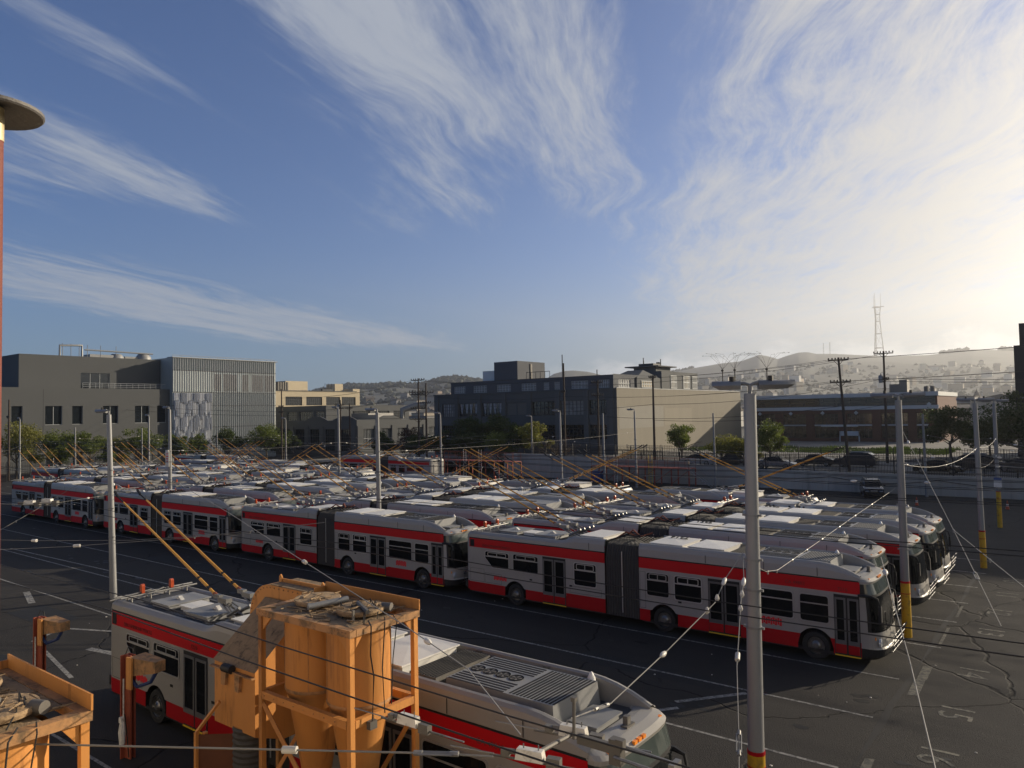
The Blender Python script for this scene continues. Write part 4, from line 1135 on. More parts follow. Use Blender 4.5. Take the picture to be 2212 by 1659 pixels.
def make_short_bus():
    """rigid two-axle trolleybus, 12.2 m, same face and livery"""
    root = thing('rigid_trolleybus', 'x', 'bus')
    OFF = -6.25
    BM = [M['silver'], M['red'], M['redskirt'], M['black'], M['deck']]
    b = MB()
    for side in (-1, 1):
        clip_side(b, .25, 11.5, .36, .80, 2.44, [3.0, 10.0], side, 2, 0)
    def sec(x): return roof_section(x if x < 7.9 else min(x - OFF, 17.75))
    xs = [.25, 1, 3, 5.3, 5.5, 5.7, 5.9, 6.1, 6.3, 7.5, 9.85, 10.2, 10.5, 10.8, 11.1, 11.3, 11.5]
    for side in (-1, 1):
        rows = [[(x, side * y, z) for y, z in sec(x)] for x in xs]
        for j in range(len(rows[0]) - 1):
            mi = 1 if j == 0 else (3 if j in (1, 2) else (4 if j >= 10 else 0))
            b.grid([[r_[j], r_[j + 1]] for r_ in rows], mi)
    plan = [(.25, HW), (.10, HW - .05), (.03, HW - .17), (.0, .8), (-.03, 0)]; plan = plan + [(x, -y) for x, y in plan[-2::-1]]
    b.grid([[(x, y, z) for x, y in plan] for z in (.42, .82)], 2); b.grid([[(x, y, z) for x, y in plan] for z in (.82, 2.9)], 0)
    b.grid([[(x, y, 2.9) for x, y in plan], [(x + .12, y * .93, 3.15) for x, y in plan], [(x + .3, y * .85, 3.16) for x, y in plan], [(x + .42, y * .8, 3.09) for x, y in plan]], 0)
    b.build('body', BM, root, 32)
    def shifted(src, nm=None):
        c = src.copy(); COL.objects.link(c); c.parent = root; c.location = (src.location[0] + OFF, src.location[1], src.location[2]); return c
    kidsrc = [n for n in T_FULL[1]]
    for nd in kidsrc:
        nm = nd[0].name.split('.')[0]
        if nm in ('nose', 'headlight', 'turn_lamp', 'marker_light', 'mirror', 'bicycle_rack', 'wiper', 'antenna', 'roof_camera', 'fairing_brace'): shifted(nd[0])
        elif nm in ('air_conditioner', 'radiator', 'battery_box', 'escape_hatch'):
            bx = [v[0] for v in nd[0].bound_box]
            if min(bx) < 9: continue
            c = shifted(nd[0])
            for g in nd[1]:
                k = g[0].copy(); COL.objects.link(k); k.parent = c
        elif nm in ('retriever_frame', 'pole_hook', 'roof_hatch', 'roof_walk_slats', 'pole_base', 'trolley_pole', 'rear_bumper', 'engine_door', 'rear_sign', 'tail_light'):
            c = nd[0].copy(); COL.objects.link(c); c.parent = root
            for g in nd[1]:
                k = g[0].copy(); COL.objects.link(k); k.parent = c
    for side in (-1, 1):
        for x0, x1 in ((1.2, 2.6), (2.8, 4.1), (5.6, 6.8), (7.0, 8.6), (8.8, 9.4)): bus_window(root, x0, x1, 1.36, 2.33, side, vents=x0 < 7)
    bus_door(root, 4.3, 5.5, .36, 2.38, -1); bus_door(root, 10.65, 11.48, .36, 2.38, -1)
    for side in (-1, 1):
        for x in (3.0, 10.0): wheel(root, x, side)
    return root
SHORT = make_short_bus()
T_SHORT = tree_of(SHORT); T_SHORTFAR = tree_of(SHORT, ('wheel', 'door', 'bicycle_rack', 'mirror', 'louvre_slot', 'headlight', 'marker_light', 'turn_lamp', 'wiper', 'tail_light'))

L = {1: 28.65, 2: 33.3, 3: 37.0, 4: 40.5, 5: 44.4, 6: 48.2, 7: 52.4, 8: 56.4}
ROW = {1: 'front full row', 2: 'second row back', 3: 'third row back', 4: 'fourth row back', 5: 'fifth row back'}
COLN = ['first from the right end', 'second from the right end', 'third from the right end', 'fourth from the right end', 'fifth from the right end']
GRP = 'trolleybuses parked in the yard lanes'
buses = {}
lanes = {1: [-5.7, -24.9, -44.2, -63.6], 2: [-6.6, -25.6, -45.3, -64.8], 3: [-5.9, -23.9, -43.9, -63.3, -82.4], 4: [-5.8, -24.4, -43.7, -63.0, -82.2], 5: [-19.4, -38.6, -57.4, -76.6]}
rb = random.Random(7)
first = True
for ln, noses in lanes.items():
    for i, nx in enumerate(noses):
        lab = 'silver and red articulated trolleybus, %s, %s' % (ROW[ln], COLN[i if ln != 5 else i + 1])
        loc = (nx - 18.45, L[ln] + rb.uniform(-.08, .08), 0)
        if first:
            SIL.location = loc; SIL['label'] = lab; SIL['group'] = GRP; buses[(ln, i)] = SIL; first = False; continue
        tr_ = T_FULL if ln == 1 or i == 0 else (T_MID if ln == 2 else T_FAR)
        buses[(ln, i)] = copy_tree(tr_, loc, R(rb.uniform(-.25, .25)), lab, GRP)
# the bus behind the orange silos, its roof seen from above
NB = copy_tree(T_FULL, (-6.3 - 18.45, 12.25, 0), 0, 'silver and red articulated trolleybus passing behind the orange silos', GRP)
# rigid buses
SHORT.location = (-18.2, L[5] - .4, 0); SHORT['label'] = 'silver rigid trolleybus, fifth row back, at the right end'; SHORT['group'] = GRP
short = {}
for k, (tx, lab) in enumerate(((-13.7, 'rigid trolleybus with yellow and red banner, facing left in the sixth row'), (-26.9, 'rigid trolleybus facing left, sixth row, behind the one with the banner'),
                               (-39.0, 'rigid trolleybus facing left, sixth row, third from the right'), (-51.4, 'rigid trolleybus facing left, sixth row, fourth from the right'),
                               (-63.2, 'rigid trolleybus facing left, sixth row, fifth from the right'), (-75.4, 'rigid trolleybus with white wrap and red panel, far left of the sixth row'))):
    short[k] = copy_tree(T_SHORT if k in (0, 5) else T_SHORTFAR, (tx, L[6], 0), math.pi, lab, GRP)
for k, (tx, y, rz, lab) in enumerate(((-60.4, 52.6, math.pi, 'trolleybus with white rear end, facing left, seventh row near its middle'), (-79.6, 52.6, math.pi, 'trolleybus facing left at the far left of the seventh row'),
                                      (-93.0, 56.4, 0, 'trolleybus in the eighth row by the left street trees'), (-66.0, 69.6, math.pi, 'trolleybus with lit red band standing before the red maintenance platform'),
                                      (-112.0, 60.5, 0, 'trolleybus in the last row at the far left'))):
    copy_tree(T_MID if k in (0, 3) else T_FAR, (tx, y, 0), rz, lab, GRP)
np_ = MB().box((6.22, -HW - .03, .98), (7.36, -HW - .004, 1.30)); np_.build('side_panel', M['trim'], buses[(1, 2)])
# band graphics and numbers
bn = MB(); bn.box((-.01, 0, 0), (2.2, .006, .40), 0); bn.box((-2.2, 0, 0), (-.01, .006, .40), 1); bn.lathe([(.22, 0), (.001, .001)], (-1.0, -.002, .2), 14, 'y', 2)
o = bn.build('banner', [M['red'], M['signyellow'], M['redskirt']], short[0]); o.location = (3.2, HW + .012, 2.44); o.rotation_euler = (0, 0, math.pi)
M['inkwhite'] = pm('white_lettering', (.7, .68, .64), .5, 0, .1, 3)
text('lettering', 'Zero Emissions Vehicle', .24, M['inkwhite'], short[0], Matrix.Translation((2.1, HW + .016, 2.63)) @ Matrix.Rotation(math.pi, 4, 'Z') @ Matrix.Rotation(R(90), 4, 'X'))
wr = MB().box((3.4, HW + .003, .9), (11.2, HW + .008, 2.86)); wr.build('wrap_panel', M['white'], short[5]); wr = MB().box((.6, HW + .003, 2.46), (3.4, HW + .009, 2.86)); wr.build('banner', M['red'], short[5])
text('lettering', '7216', .17, M['textdark'], SIL, facing_near(17.2, -HW - .003, 2.56)); text('lettering', 'CA 49802', .17, M['textdark'], SIL, facing_near(15.6, -HW - .003, 2.6))
text('lettering', '7210', .17, M['textdark'], NB, facing_near(5.1, -HW - .003, 2.56)); text('lettering', 'CA 49819', .17, M['textdark'], NB, facing_near(15.6, -HW - .003, 2.6))
for b_, num in ((SIL, '7216'), (buses[(2, 0)], '7251'), (buses[(4, 0)], '7226')):
    text('roof_number', num, .42, M['inkdark'], b_, Matrix.Translation((10.42, .45, 3.505)) @ Matrix.Rotation(R(180), 4, 'Z') @ Matrix.Rotation(R(-7), 4, 'X'), ext=.012)

# ------------------------------------------------------------------ lamp and trolley posts
def lamp_post(x, y, h, label, r0=.17, r1=.105, lean=(0, 0), arms=(), yellow=0.0, z0=0.0, bands=(), mat='galv', sign=False, spikes=False):
    p = thing('lamp_post' if arms else 'trolley_post', label, 'lamp post' if arms else 'post', (x, y, z0))
    top = Vector((lean[0], lean[1], h))
    at_ = lambda z: Vector((lean[0] * z / h, lean[1] * z / h, z))
    rad = lambda z: r0 + (r1 - r0) * z / h
    zs = [0, .6] if not yellow else [0, yellow]
    MB().tube([at_(yellow), at_(h * .5), at_(h)], [rad(yellow), rad(h * .5), rad(h)], 14).build('shaft', M[mat], p, 40)
    if yellow:
        MB().tube([at_(0), at_(yellow - .05)], [rad(0) + .012, rad(yellow) + .012], 14).build('painted_base', M['yellow'], p, 40)
        MB().tube([at_(yellow - .06), at_(yellow + .02)], rad(yellow) + .016, 14).build('red_stripe', M['redskirt'], p, 40); MB().tube([at_(yellow * .78), at_(yellow * .78 + .03)], rad(yellow) + .02, 14).build('red_stripe', M['redskirt'], p, 40)
    for zb in bands:
        b = MB(); b.tube([at_(zb), at_(zb + .05)], rad(zb) + .018, 14)
        for s_ in (-1, 1): b.cbox((at_(zb).x + s_ * (rad(zb) + .03), at_(zb).y, zb + .02), (.07, .05, .05))
        b.build('pole_band', M['galv'], p, 40)
    for (ax, ay, ln) in arms:
        d = Vector((ax, ay, 0)).normalized(); s_ = d.cross(Vector((0, 0, 1)))
        a = MB(); a.tube([top, top + Vector((0, 0, .18)), top + d * .12 + Vector((0, 0, .22)), top + d * (.2 + ln * .2) + Vector((0, 0, .22))], .045, 6); a.build('lamp_arm', M['galv'], p, 40)
        hd = MB(); c = top + d * (.18 + ln * .5) + Vector((0, 0, .2))
        rows = []
        for k in range(9):
            t = k / 8; w = .15 * math.sin(math.pi * min(1, t * .86 + .12)) ** .6; u = -ln * .5 + ln * t
            cc = c + d * u
            rows.append([cc + s_ * w * q for q in (-1, -.6, 0, .6, 1)] )
            rows[-1] = [rows[-1][0] + Vector((0, 0, -.02)), rows[-1][1] + Vector((0, 0, .05)), rows[-1][2] + Vector((0, 0, .085)), rows[-1][3] + Vector((0, 0, .05)), rows[-1][4] + Vector((0, 0, -.02)), rows[-1][3] + Vector((0, 0, -.11 * min(1, 3 * (1 - t) + .2))), rows[-1][1] + Vector((0, 0, -.11 * min(1, 3 * (1 - t) + .2)))]
        hd.grid(rows, closed=True, cap=True); hh = hd.build('lamp_head', M['galv'], p, 50)
        MB().cbox(c + Vector((0, 0, .12)) - d * .12, (.09, .09, .12)).build('photocell', M['wiredark'], hh)
        if spikes:
            sp_ = MB(); rs = random.Random(int(abs(ax) * 9 + 3))
            for q in ((-.30, .12) if ax < 0 else (-.25,)):
                b0 = c + d * q * ln + Vector((0, 0, .08)); b1 = b0 + Vector((0, 0, .22)); sp_.tube([b0, b1], .012, 5); sp_.tube([b1, b1 + Vector((0, 0, .04))], .028, 6)
                for k in range(7):
                    a_ = k * 2 * math.pi / 7 + rs.random(); u = Vector((math.cos(a_), math.sin(a_), 0)); l_ = rs.uniform(.3, .52)
                    pts = [b1 + Vector((0, 0, .04)), b1 + u * l_ * .35 + Vector((0, 0, .22)), b1 + u * l_ * .75 + Vector((0, 0, .36)), b1 + u * l_ * 1.25 + Vector((0, 0, .37))]
                    sp_.tube(pts, .0022, 3); sp_.tube([pts[-1] - u * .03, pts[-1]], .005, 4)
            sp_.build('bird_deterrent', M['wiredark'], hh)
    if sign:
        s_ = MB().box((-.28, -rad(2) - .12, sign), (.28, -rad(2) - .08, sign + 1.35)); so = s_.build('notice_board', M['insul'], p)
        m_ = MB()
        for k, w in ((0, .2), (1, .36), (2, .3), (3, .24)): m_.box((-w / 2, -rad(2) - .126, sign + 1.0 - k * .2), (w / 2, -rad(2) - .121, sign + 1.08 - k * .2))
        m_.build('printed_lines', M['logored'], so)
    return p
lamp_post(-5.95, 16.0, 9.15, 'tall grey lamp post with bird spikes, nearest on the right', .182, .128, (.12, 0), ((-1, -.3, .62), (.8, .6, .8)), 1.5, bands=(4.1, 4.9, 5.55, 6.5), spikes=True)
lamp_post(-5.85, 32.0, 9.05, 'grey post with long yellow base beside the bus noses', .165, .115, (0, 0), ((-1, -.1, .8), (.8, .4, .8)), 2.1, bands=(3.3, 5.0, 6.6))
lamp_post(-4.85, 47.7, 8.9, 'grey post with yellow base, second behind the bus noses', .15, .115, (-.1, 0), ((-1, 0, .7), (.8, .4, .8)), 2.0, bands=(5.0, 6.4))
lamp_post(-5.4, 63.9, 8.9, 'grey post with yellow base and small blue sign, farthest on the right', .15, .115, (-.05, 0), ((-1, 0, .7), (.8, .4, .8)), 2.6, bands=(5.2,))
bs = thing('blue_notice', 'small blue and white notice on the farthest yellow-based post', 'sign', (-5.4, 63.7, 2.9))
MB().box((-.24, -.1, 0), (.24, -.06, .5)).build('white_panel', M['insul'], bs); MB().box((-.24, -.1, .5), (.24, -.06, .68)).build('blue_panel', pm('blue_sign', (.03, .07, .2), .5), bs)
lamp_post(-38.6, 17.35, 9.1, 'tall grey lamp post left of the orange silos', .17, .11, (-.55, 0), ((-1, -.2, .9),), 0, bands=(3.0, 4.4, 6.0, 6.3))
lamp_post(-34.3, 31.0, 9.0, 'grey lamp post rising between the front rows, centre', .165, .11, (-.1, .0), ((-1, 0, .9),), 0, bands=(5.2, 6.6))
lamp_post(-58.9, 30.9, 9.6, 'grey lamp post with a notice board, in front of the metal-fin facade', .17, .11, (-.15, 0), ((-1, 0, .9),), 0, bands=(6.2,), sign=5.0)
for x, y, h, arm, lab in ((-94.9, 47, 9.2, 1, 'slim lamp post before the grey rendered wall, second right of the leaning post'), (-57.6, 47, 9.5, 1, 'lamp post with notice, in front of the grey sash building'),
                          (-43.2, 64, 8.8, 1, 'lamp post in front of the slate building bays'), (-60.1, 64, 8.8, 1, 'lamp post with a pale box at the left end of the slate building'),
                          (-90.0, 64, 8.5, 1, 'lamp post just right of the channel-glass block'), (-41.6, 77, 8.8, 1, 'lamp post in front of the pale paint patch'),
                          (-46.2, 77.6, 8.6, 0, 'bare post in front of the corner of the blank wall'), (-116.6, 47, 7.9, 0, 'short bare post at the far left by the curved fence'),
                          (-123.5, 60, 7.5, 0, 'short bare post left of the notice-board lamp post'), (-34.0, 81.6, 8.4, 0, 'bluish bare post before the blank wall'),
                          (-124.5, 42.6, 9.2, 1, 'lamp post at the extreme left beside the red pipe'), (-63.0, 86.0, 8.2, 1, 'slim street lamp among the trees before the slate building'),
                          (-101.0, 60.0, 6.8, 0, 'pale short post in front of the right end of the glass block'), (-12.8, 82.0, 8.0, 0, 'dark post against the right part of the retaining wall')):
    lamp_post(x, y, h, lab, .14, .09, (-.08, 0), ((-1, 0, .8),) if arm else (), 0, bands=(5.5,))

# ------------------------------------------------------------------ wooden utility poles
def utility_pole(x, y, h, label, arms, lean=0.0, z0=1.9, axis=(1, 0), trans=None):
    p = thing('utility_pole', label, 'utility pole', (x, y, z0))
    MB().tube([(0, 0, 0), (lean * .5, 0, h / 2), (lean, 0, h)], [.17, .15, .11], 9).build('shaft', M['wood'], p, 40)
    d = Vector((axis[0], axis[1], 0)).normalized()
    for z, w in arms:
        o = MB(); c = Vector((lean * z / h, -.14, z))
        a, b = c - d * w, c + d * w
        o.tube([a, b], .065, 4); o.tube([c + d * w * .5, Vector((lean * z / h, 0, z - .55))], .03, 4); o.tube([c - d * w * .5, Vector((lean * z / h, 0, z - .55))], .03, 4)
        ar = o.build('crossarm', M['wood'], p)
        ins = MB()
        for k in (-1, -.62, -.3, .3, .62, 1):
            q = c + d * w * k * .96
            ins.lathe([(.02, 0), (.03, .1), (.085, .12), (.07, .2), (.09, .22), (.02, .3)], q, 8)
        ins.build('insulator', M['wiredark'], ar)
    if trans:
        for z in trans:
            t = MB(); t.lathe([(.001, 0), (.26, .02), (.27, .85), (.2, .95), (.001, .97)], (lean * z / h - .4, -.05, z), 10); t.lathe([(.04, 0), (.05, .15), (.02, .3)], (lean * z / h - .4, -.05, z + .95), 6); t.build('transformer', M['galv'], p, 40)
    return p
utility_pole(-85.6, 86, 13.2, 'tall wooden pole with stacked crossarms left of the slate building', ((12.9, 1.5), (11.0, 1.9), (10.6, 1.9), (8.3, 1.6), (6.6, 1.9)), z0=1.5)
utility_pole(-84.2, 86.3, 12.4, 'second wooden pole close behind the stacked-crossarm pole', ((10.8, 1.8), (9.2, 1.2)), z0=1.5)
utility_pole(-105.0, 86, 10.7, 'wooden pole with transformers in front of the grey sash building', ((9.8, 1.2), (9.2, 1.2)), z0=1.0, trans=(8.0, 9.0))
utility_pole(-103.0, 86.4, 10.0, 'wooden pole just right of the pole with transformers', ((9.2, 1.0),), z0=1.0)
utility_pole(-122.3, 86, 14.0, 'thin wooden pole against the cream building', ((10.6, .8), (9.6, .8)), z0=.2)
utility_pole(-20.6, 85.4, 12.3, 'leaning wooden pole in front of the brick building', ((12.0, 1.05), (9.6, 1.05)), lean=-.7)
utility_pole(-19.7, 100, 13.7, 'wooden pole with transformer right of the leaning pole', ((13.4, 1.1), (10.2, .5)), trans=(9.8,))
utility_pole(-57.4, 86, 13.6, 'slim wooden pole with ball lamp over the slate building', ((9.6, .3),), z0=2)
utility_pole(-52.0, 86, 11.0, 'wooden pole with two pale crossarms left of the blank wall', ((10.7, .9), (9.0, .9)), z0=2)
utility_pole(-43.8, 86, 11.3, 'slender wooden pole in front of the blank wall', ((11.0, .5),), z0=2)
utility_pole(-128.5, 42.5, 12.2, 'wooden pole at the extreme left edge', ((9.5, .5),), z0=0)
# ------------------------------------------------------------------ overhead wires
def sag(a, b, s, n=10):
    a, b = Vector(a), Vector(b)
    return [a.lerp(b, k / n) - Vector((0, 0, s * 4 * (k / n) * (1 - k / n))) for k in range(n + 1)]
def wire(label, pts, r=.011, mat='wire', name='wire', clips=(), group=None):
    """clips: (fraction of the length, kind) of the insulators threaded on this wire"""
    w = thing(name, label, 'wire', tuple(pts[0]), 0, group)
    o = Vector(pts[0]); P_ = [Vector(p) - o for p in pts]
    MB().tube(P_, r * (.75 if mat == 'wire' else 1.0), 5).build('cable', M[mat], w)
    seg = [0]
    for a, b in zip(P_, P_[1:]): seg.append(seg[-1] + (b - a).length)
    for f, kind in clips:
        u = f * seg[-1]
        i = max(k for k in range(len(seg) - 1) if seg[k] <= u + 1e-9)
        t = (u - seg[i]) / max(seg[i + 1] - seg[i], 1e-6); p = P_[i].lerp(P_[i + 1], t); d = (P_[i + 1] - P_[i]).normalized()
        c = MB()
        if kind == 'egg':
            c.tube([p - d * .12, p - d * .09, p - d * .04, p + d * .04, p + d * .09, p + d * .12], [.014, .034, .046, .046, .034, .014], 8); c.build('strain_insulator', M['insul'], w, 50)
        elif kind == 'spool':
            c.tube([p - d * .09, p - d * .085, p + d * .085, p + d * .09], [.014, .045, .045, .014], 8); c.build('strain_insulator', M['insul'], w, 50)
        elif kind == 'clamp':
            c.tube([p - d * .05, p + d * .05], .022, 6); c.cbox(p + Vector((0, 0, -.035)), (.03, .03, .07)); c.build('clamp', M['alu'], w)
        elif kind == 'turn':
            u_ = d.cross(Vector((0, 0, 1))).normalized() * .035
            for s_ in (-1, 1): c.tube([p - d * .2 + u_ * s_, p + d * .2 + u_ * s_], .012, 5)
            c.tube([p - d * .26, p - d * .16], .03, 6); c.tube([p + d * .16, p + d * .26], .03, 6); c.build('turnbuckle', M['alu'], w)
        elif kind == 'bell':
            c.lathe([(.015, .09), (.03, .06), (.05, .0), (.035, -.03), (.015, -.05)], p + Vector((0, 0, -.02)), 8); c.build('bell_insulator', M['insul'], w, 50)
    return w
# contact-wire pairs over the lanes
CW = 'contact wires strung above the bus lanes'
for nm, t in (('the lane by the silos', 6.0), ('the lane of the bus behind the silos', 11.75), ('the empty lane before the front row', 19.3), ('the front row', 28.65), ('the second row', 33.3), ('the third row', 37.0), ('the fourth row', 40.5), ('the fifth row', 44.4), ('the sixth row', 48.2), ('the seventh row', 52.4)):
    for s_, sd_ in ((-.32, 'nearer'), (.32, 'farther')):
        pts = []
        for k in range(12):
            pts += sag((-125 + 16 * k, t + s_, 5.72), (-125 + 16 * (k + 1), t + s_, 5.72), .12, 4)[:-1]
        wire('%s of the two thin contact wires above %s' % (sd_, nm), pts, .010 if t < 15 else .012, 'wiredark', 'contact_wire', group=CW)
# cross-span wires between posts
SP = 'cross-span wires between the posts'
spans = [((-5.85, 32, 6.6), (-4.9, 47.7, 6.5)), ((-4.9, 47.7, 6.5), (-5.4, 63.9, 6.4)), ((-5.4, 63.9, 6.4), (-12.8, 82, 6.0)), ((-38.9, 17.35, 6.3), (-34.3, 31, 6.6)),
         ((-34.3, 31, 6.6), (-41.6, 77, 6.4)), ((-58.9, 30.9, 6.3), (-57.6, 47, 6.3)), ((-57.6, 47, 6.3), (-60.1, 64, 6.3)), ((-94.9, 47, 6.3), (-90, 64, 6.3)), ((-116.6, 47, 6.3), (-123.5, 60, 6.2)), ((-43.2, 64, 6.4), (-60.1, 64, 6.4)),
         ((-90, 64, 6.3), (-60.1, 64, 6.3)), ((-90, 64, 6.0), (-123.5, 60, 6.0)), ((-57.6, 47, 6.0), (-94.9, 47, 6.0)), ((-94.9, 47, 6.2), (-124.5, 42.6, 6.2)), ((-58.9, 30.9, 6.8), (-94.9, 47, 6.4)), ((-58.9, 30.9, 6.5), (-116.6, 47, 6.0)), ((-4.9, 47.7, 5.9), (-43.2, 64, 5.9)), ((-5.85, 32, 5.9), (-34.3, 31, 6.2)),
         ((-4.9, 47.7, 6.1), (12, 40, 6.0)), ((-5.4, 63.9, 6.0), (14, 52, 6.0)), ((-5.85, 32, 6.0), (10, 25, 6.0)), ((-5.4, 63.9, 5.6), (10, 66, 5.4)), ((-4.9, 47.7, 5.5), (9, 58, 5.4)), ((-38.9, 17.35, 6.0), (-58.9, 30.9, 6.4)), ((-12.8, 82, 5.5), (8, 70, 5.5)), ((-5.4, 63.9, 5.2), (-4.9, 47.7, 5.4))]
PN = {(-5.9, 16): 'the near spiked lamp post', (-5.85, 32): 'the yellow-based post by the bus noses', (-4.9, 47.7): 'the second yellow-based post', (-5.4, 63.9): 'the farthest yellow-based post', (-12.8, 82): 'the dark wall post', (-38.9, 17.35): 'the left leaning lamp post',
      (-34.3, 31): 'the centre lamp post', (-41.6, 77): 'the patch-wall lamp post', (-58.9, 30.9): 'the notice-board post', (-57.6, 47): 'the sash-building post', (-60.1, 64): 'the box post', (-94.9, 47): 'the slim left post', (-90, 64): 'the glass-block post', (-116.6, 47): 'the short far-left post', (-123.5, 60): 'the short fence post',
      (-43.2, 64): 'the slate-bay post', (-124.5, 42.6): 'the extreme left post'}
seen_ = {}
for k, (a, b) in enumerate(spans):
    lb = 'span wire from %s to %s' % (PN[a[:2]], PN.get(b[:2], 'the right edge'))
    seen_[lb] = seen_.get(lb, 0) + 1
    if seen_[lb] > 1: lb = 'lower ' + lb
    wire(lb, sag(a, b, .25 if k % 3 else .5), .011, 'wire', 'span_wire', clips=((.06, 'egg'), (.5, 'clamp'), (.72, 'clamp'), (.94, 'egg')), group=SP)
# many short feeder wires of the trolley switches over the right-hand exits
rw_ = random.Random(12)
for k in range(34):
    x0, y0 = rw_.uniform(-9, 6), rw_.uniform(36, 80); 
    wire('thin curving switch wire over the exit lanes at right', sag((x0, y0, rw_.uniform(5.5, 6.3)), (x0 + rw_.uniform(6, 16), y0 + rw_.uniform(-14, 6), rw_.uniform(5.4, 6.2)), rw_.uniform(.1, .5)), .012, 'wire' if k % 2 else 'wiredark', 'switch_wire', clips=((.3, 'clamp'), (.6, 'spool')), group='switch wires over the right-hand exit lanes')
for k in range(16):
    x0, y0 = rw_.uniform(-118, -62), rw_.uniform(36, 66)
    wire('thin slack wire over the far left rows of buses', sag((x0, y0, rw_.uniform(5.6, 6.6)), (x0 + rw_.uniform(10, 26), y0 + rw_.uniform(-8, 10), rw_.uniform(5.6, 6.4)), rw_.uniform(.2, .7)), .013, 'wire', 'slack_wire', clips=((.3, 'clamp'), (.6, 'spool')), group='slack wires over the far left rows')
# named near wires
wire('thick cable with a square insulator crossing the bottom of the view', [(-12.4, 2.7, 4.83), (-10.9, 3.4, 4.87), (-6.93, 5.6, 5.0), (-5.85, 6.1, 5.07), (-5.3, 6.4, 5.07)], .016, 'wire', 'span_cable', ((.70, 'spool'), (.92, 'turn')))
wire('bright span wire running from the near right post down to the white insulators', [(-6.02, 15.8, 5.73), (-6.1, 15, 5.31), (-6.04, 14.3, 4.98), (-6.08, 12.2, 4.56), (-5.82, 9.8, 4.46), (-5.6, 8.4, 4.75)], .012, 'wire', 'span_cable', ((.13, 'egg'), (.2, 'bell'), (.27, 'bell'), (.52, 'egg'), (.86, 'turn')))
wire('hanging wire with insulators beside the near right post', [(-6.02, 15.8, 5.7), (-5.78, 15.2, 5.31), (-5.63, 14.6, 4.98), (-5.12, 13.0, 4.25), (-4.57, 11.6, 3.59), (-4.2, 10.6, 3.2)], .012, 'wire', 'span_cable', ((.14, 'egg'), (.2, 'bell'), (.27, 'bell'), (.5, 'spool'), (.82, 'turn')))
wire('long bright guy wire from the yellow-based post to the right, steeper one', [(-5.7, 31.8, 7.87), (-3.25, 25, 5.2), (-1.66, 19, 4.1)], .013, 'wire', 'guy_wire', ((.08, 'egg'), (.55, 'clamp'), (.8, 'turn')))
wire('bright guy wire branching to the right edge', [(-3.25, 25, 5.2), (-.9, 18.6, 4.8)], .013, 'wire', 'guy_wire', ((.5, 'clamp'),))
wire('long pale wire falling to the bottom edge at right', [(-3.25, 15.6, 5.95), (-2.06, 11.4, 5.34), (-1.1, 7.4, 5.3)], .011, 'wire', 'guy_wire', ((.1, 'egg'),))
wire('drooping wire with clips between the near and second posts', [(-5.97, 16, 5.49), (-6.3, 18, 4.9), (-6.69, 20, 4.54), (-6.87, 24, 4.6), (-6.57, 28, 5.06), (-6.05, 31.8, 5.64)], .010, 'wire', 'feeder_wire', tuple((.15 + .1 * k, 'clamp') for k in range(8)))
wire('long wire slanting from the left lamp post down past the silo top', [(-38.9, 17.3, 7.6), (-20.43, 12.5, 6.0), (-14.65, 10.8, 5.5), (-9.4, 9.0, 5.25), (-7.06, 8.0, 5.23), (-5.3, 6.9, 5.13)], .012, 'wire', 'span_cable', ((.72, 'spool'), (.90, 'egg')))
wire('bright upper wire crossing behind the left lamp post', [(-78, 18, 3.9), (-69.3, 22, 4.81), (-61.24, 27, 6.09), (-57.7, 30, 6.84)], .016, 'wire', 'span_cable', ((.3, 'clamp'),))
wire('bright wire rising to the left lamp post', [(-42, 11, 2.9), (-40.89, 13, 3.63), (-41.67, 15.2, 4.55), (-40.98, 16.4, 5.45), (-39.1, 17.35, 6.18)], .013, 'wire', 'span_cable', ((.4, 'clamp'), (.6, 'spool')))
wire('long bright wire from the left switch up to the centre lamp post', [(-41.33, 15.2, 4.67), (-43.93, 19, 4.59), (-44.04, 24, 5.02), (-42.89, 26, 5.31), (-37.48, 30, 6.46), (-34.4, 31, 7.0)], .013, 'wire', 'span_cable', ((.16, 'spool'), (.2, 'clamp'), (.95, 'egg')))
wire('upper of two thin wires with white insulators at far left', [(-28, 8, 5.2), (-24.9, 9.0, 5.28), (-23.0, 10.8, 5.2), (-19.9, 13.2, 5.36)], .010, 'wire', 'span_cable', ((.32, 'spool'), (.8, 'clamp')))
wire('lower of two thin wires with white insulators at far left', [(-26, 7, 5.15), (-23, 9.0, 5.28), (-20.9, 11.4, 5.36), (-17.6, 13.8, 5.76)], .010, 'wire', 'span_cable', ((.36, 'spool'), (.8, 'clamp')))
# section-insulator assemblies
def section_insulator(loc, rz, label, scale=1.0):
    p = thing('section_insulator', label, 'insulator', loc, rz); p.scale = (scale,) * 3
    MB().taper((-.17, -.055, -.06), (.17, .055, .06), (.88, .85)).build('porcelain_block', M['insul'], p)
    b = MB(); b.tube([(-.5, 0, -.075), (.6, 0, -.075)], .014, 6); b.tube([(-.26, 0, 0), (-.17, 0, 0)], .03, 6); b.cbox((.28, 0, -.05), (.16, .09, .12)); b.cbox((-.3, 0, -.02), (.1, .07, .07)); b.build('runner_bar', M['brown'], p)
    t = MB(); t.tube([(.1, 0, .06), (.1, 0, .12)], .008, 4); t.tube([(-.08, 0, .06), (-.08, 0, .11)], .008, 4); t.tube([(.35, 0, -.07), (.9, .03, -.09)], .011, 6); t.tube([(-.45, 0, -.06), (-1.0, -.02, -.05)], .008, 5); t.build('runner_rod', M['alu'], p)
    return p
section_insulator((-5.09, 6.8, 5.0), .25, 'weathered white insulator block at the bottom, left of the pair over the bus roof', 1.0)
section_insulator((-5.30, 8.0, 4.80), .2, 'weathered white insulator block at the bottom, right of the pair over the bus roof', 1.1)
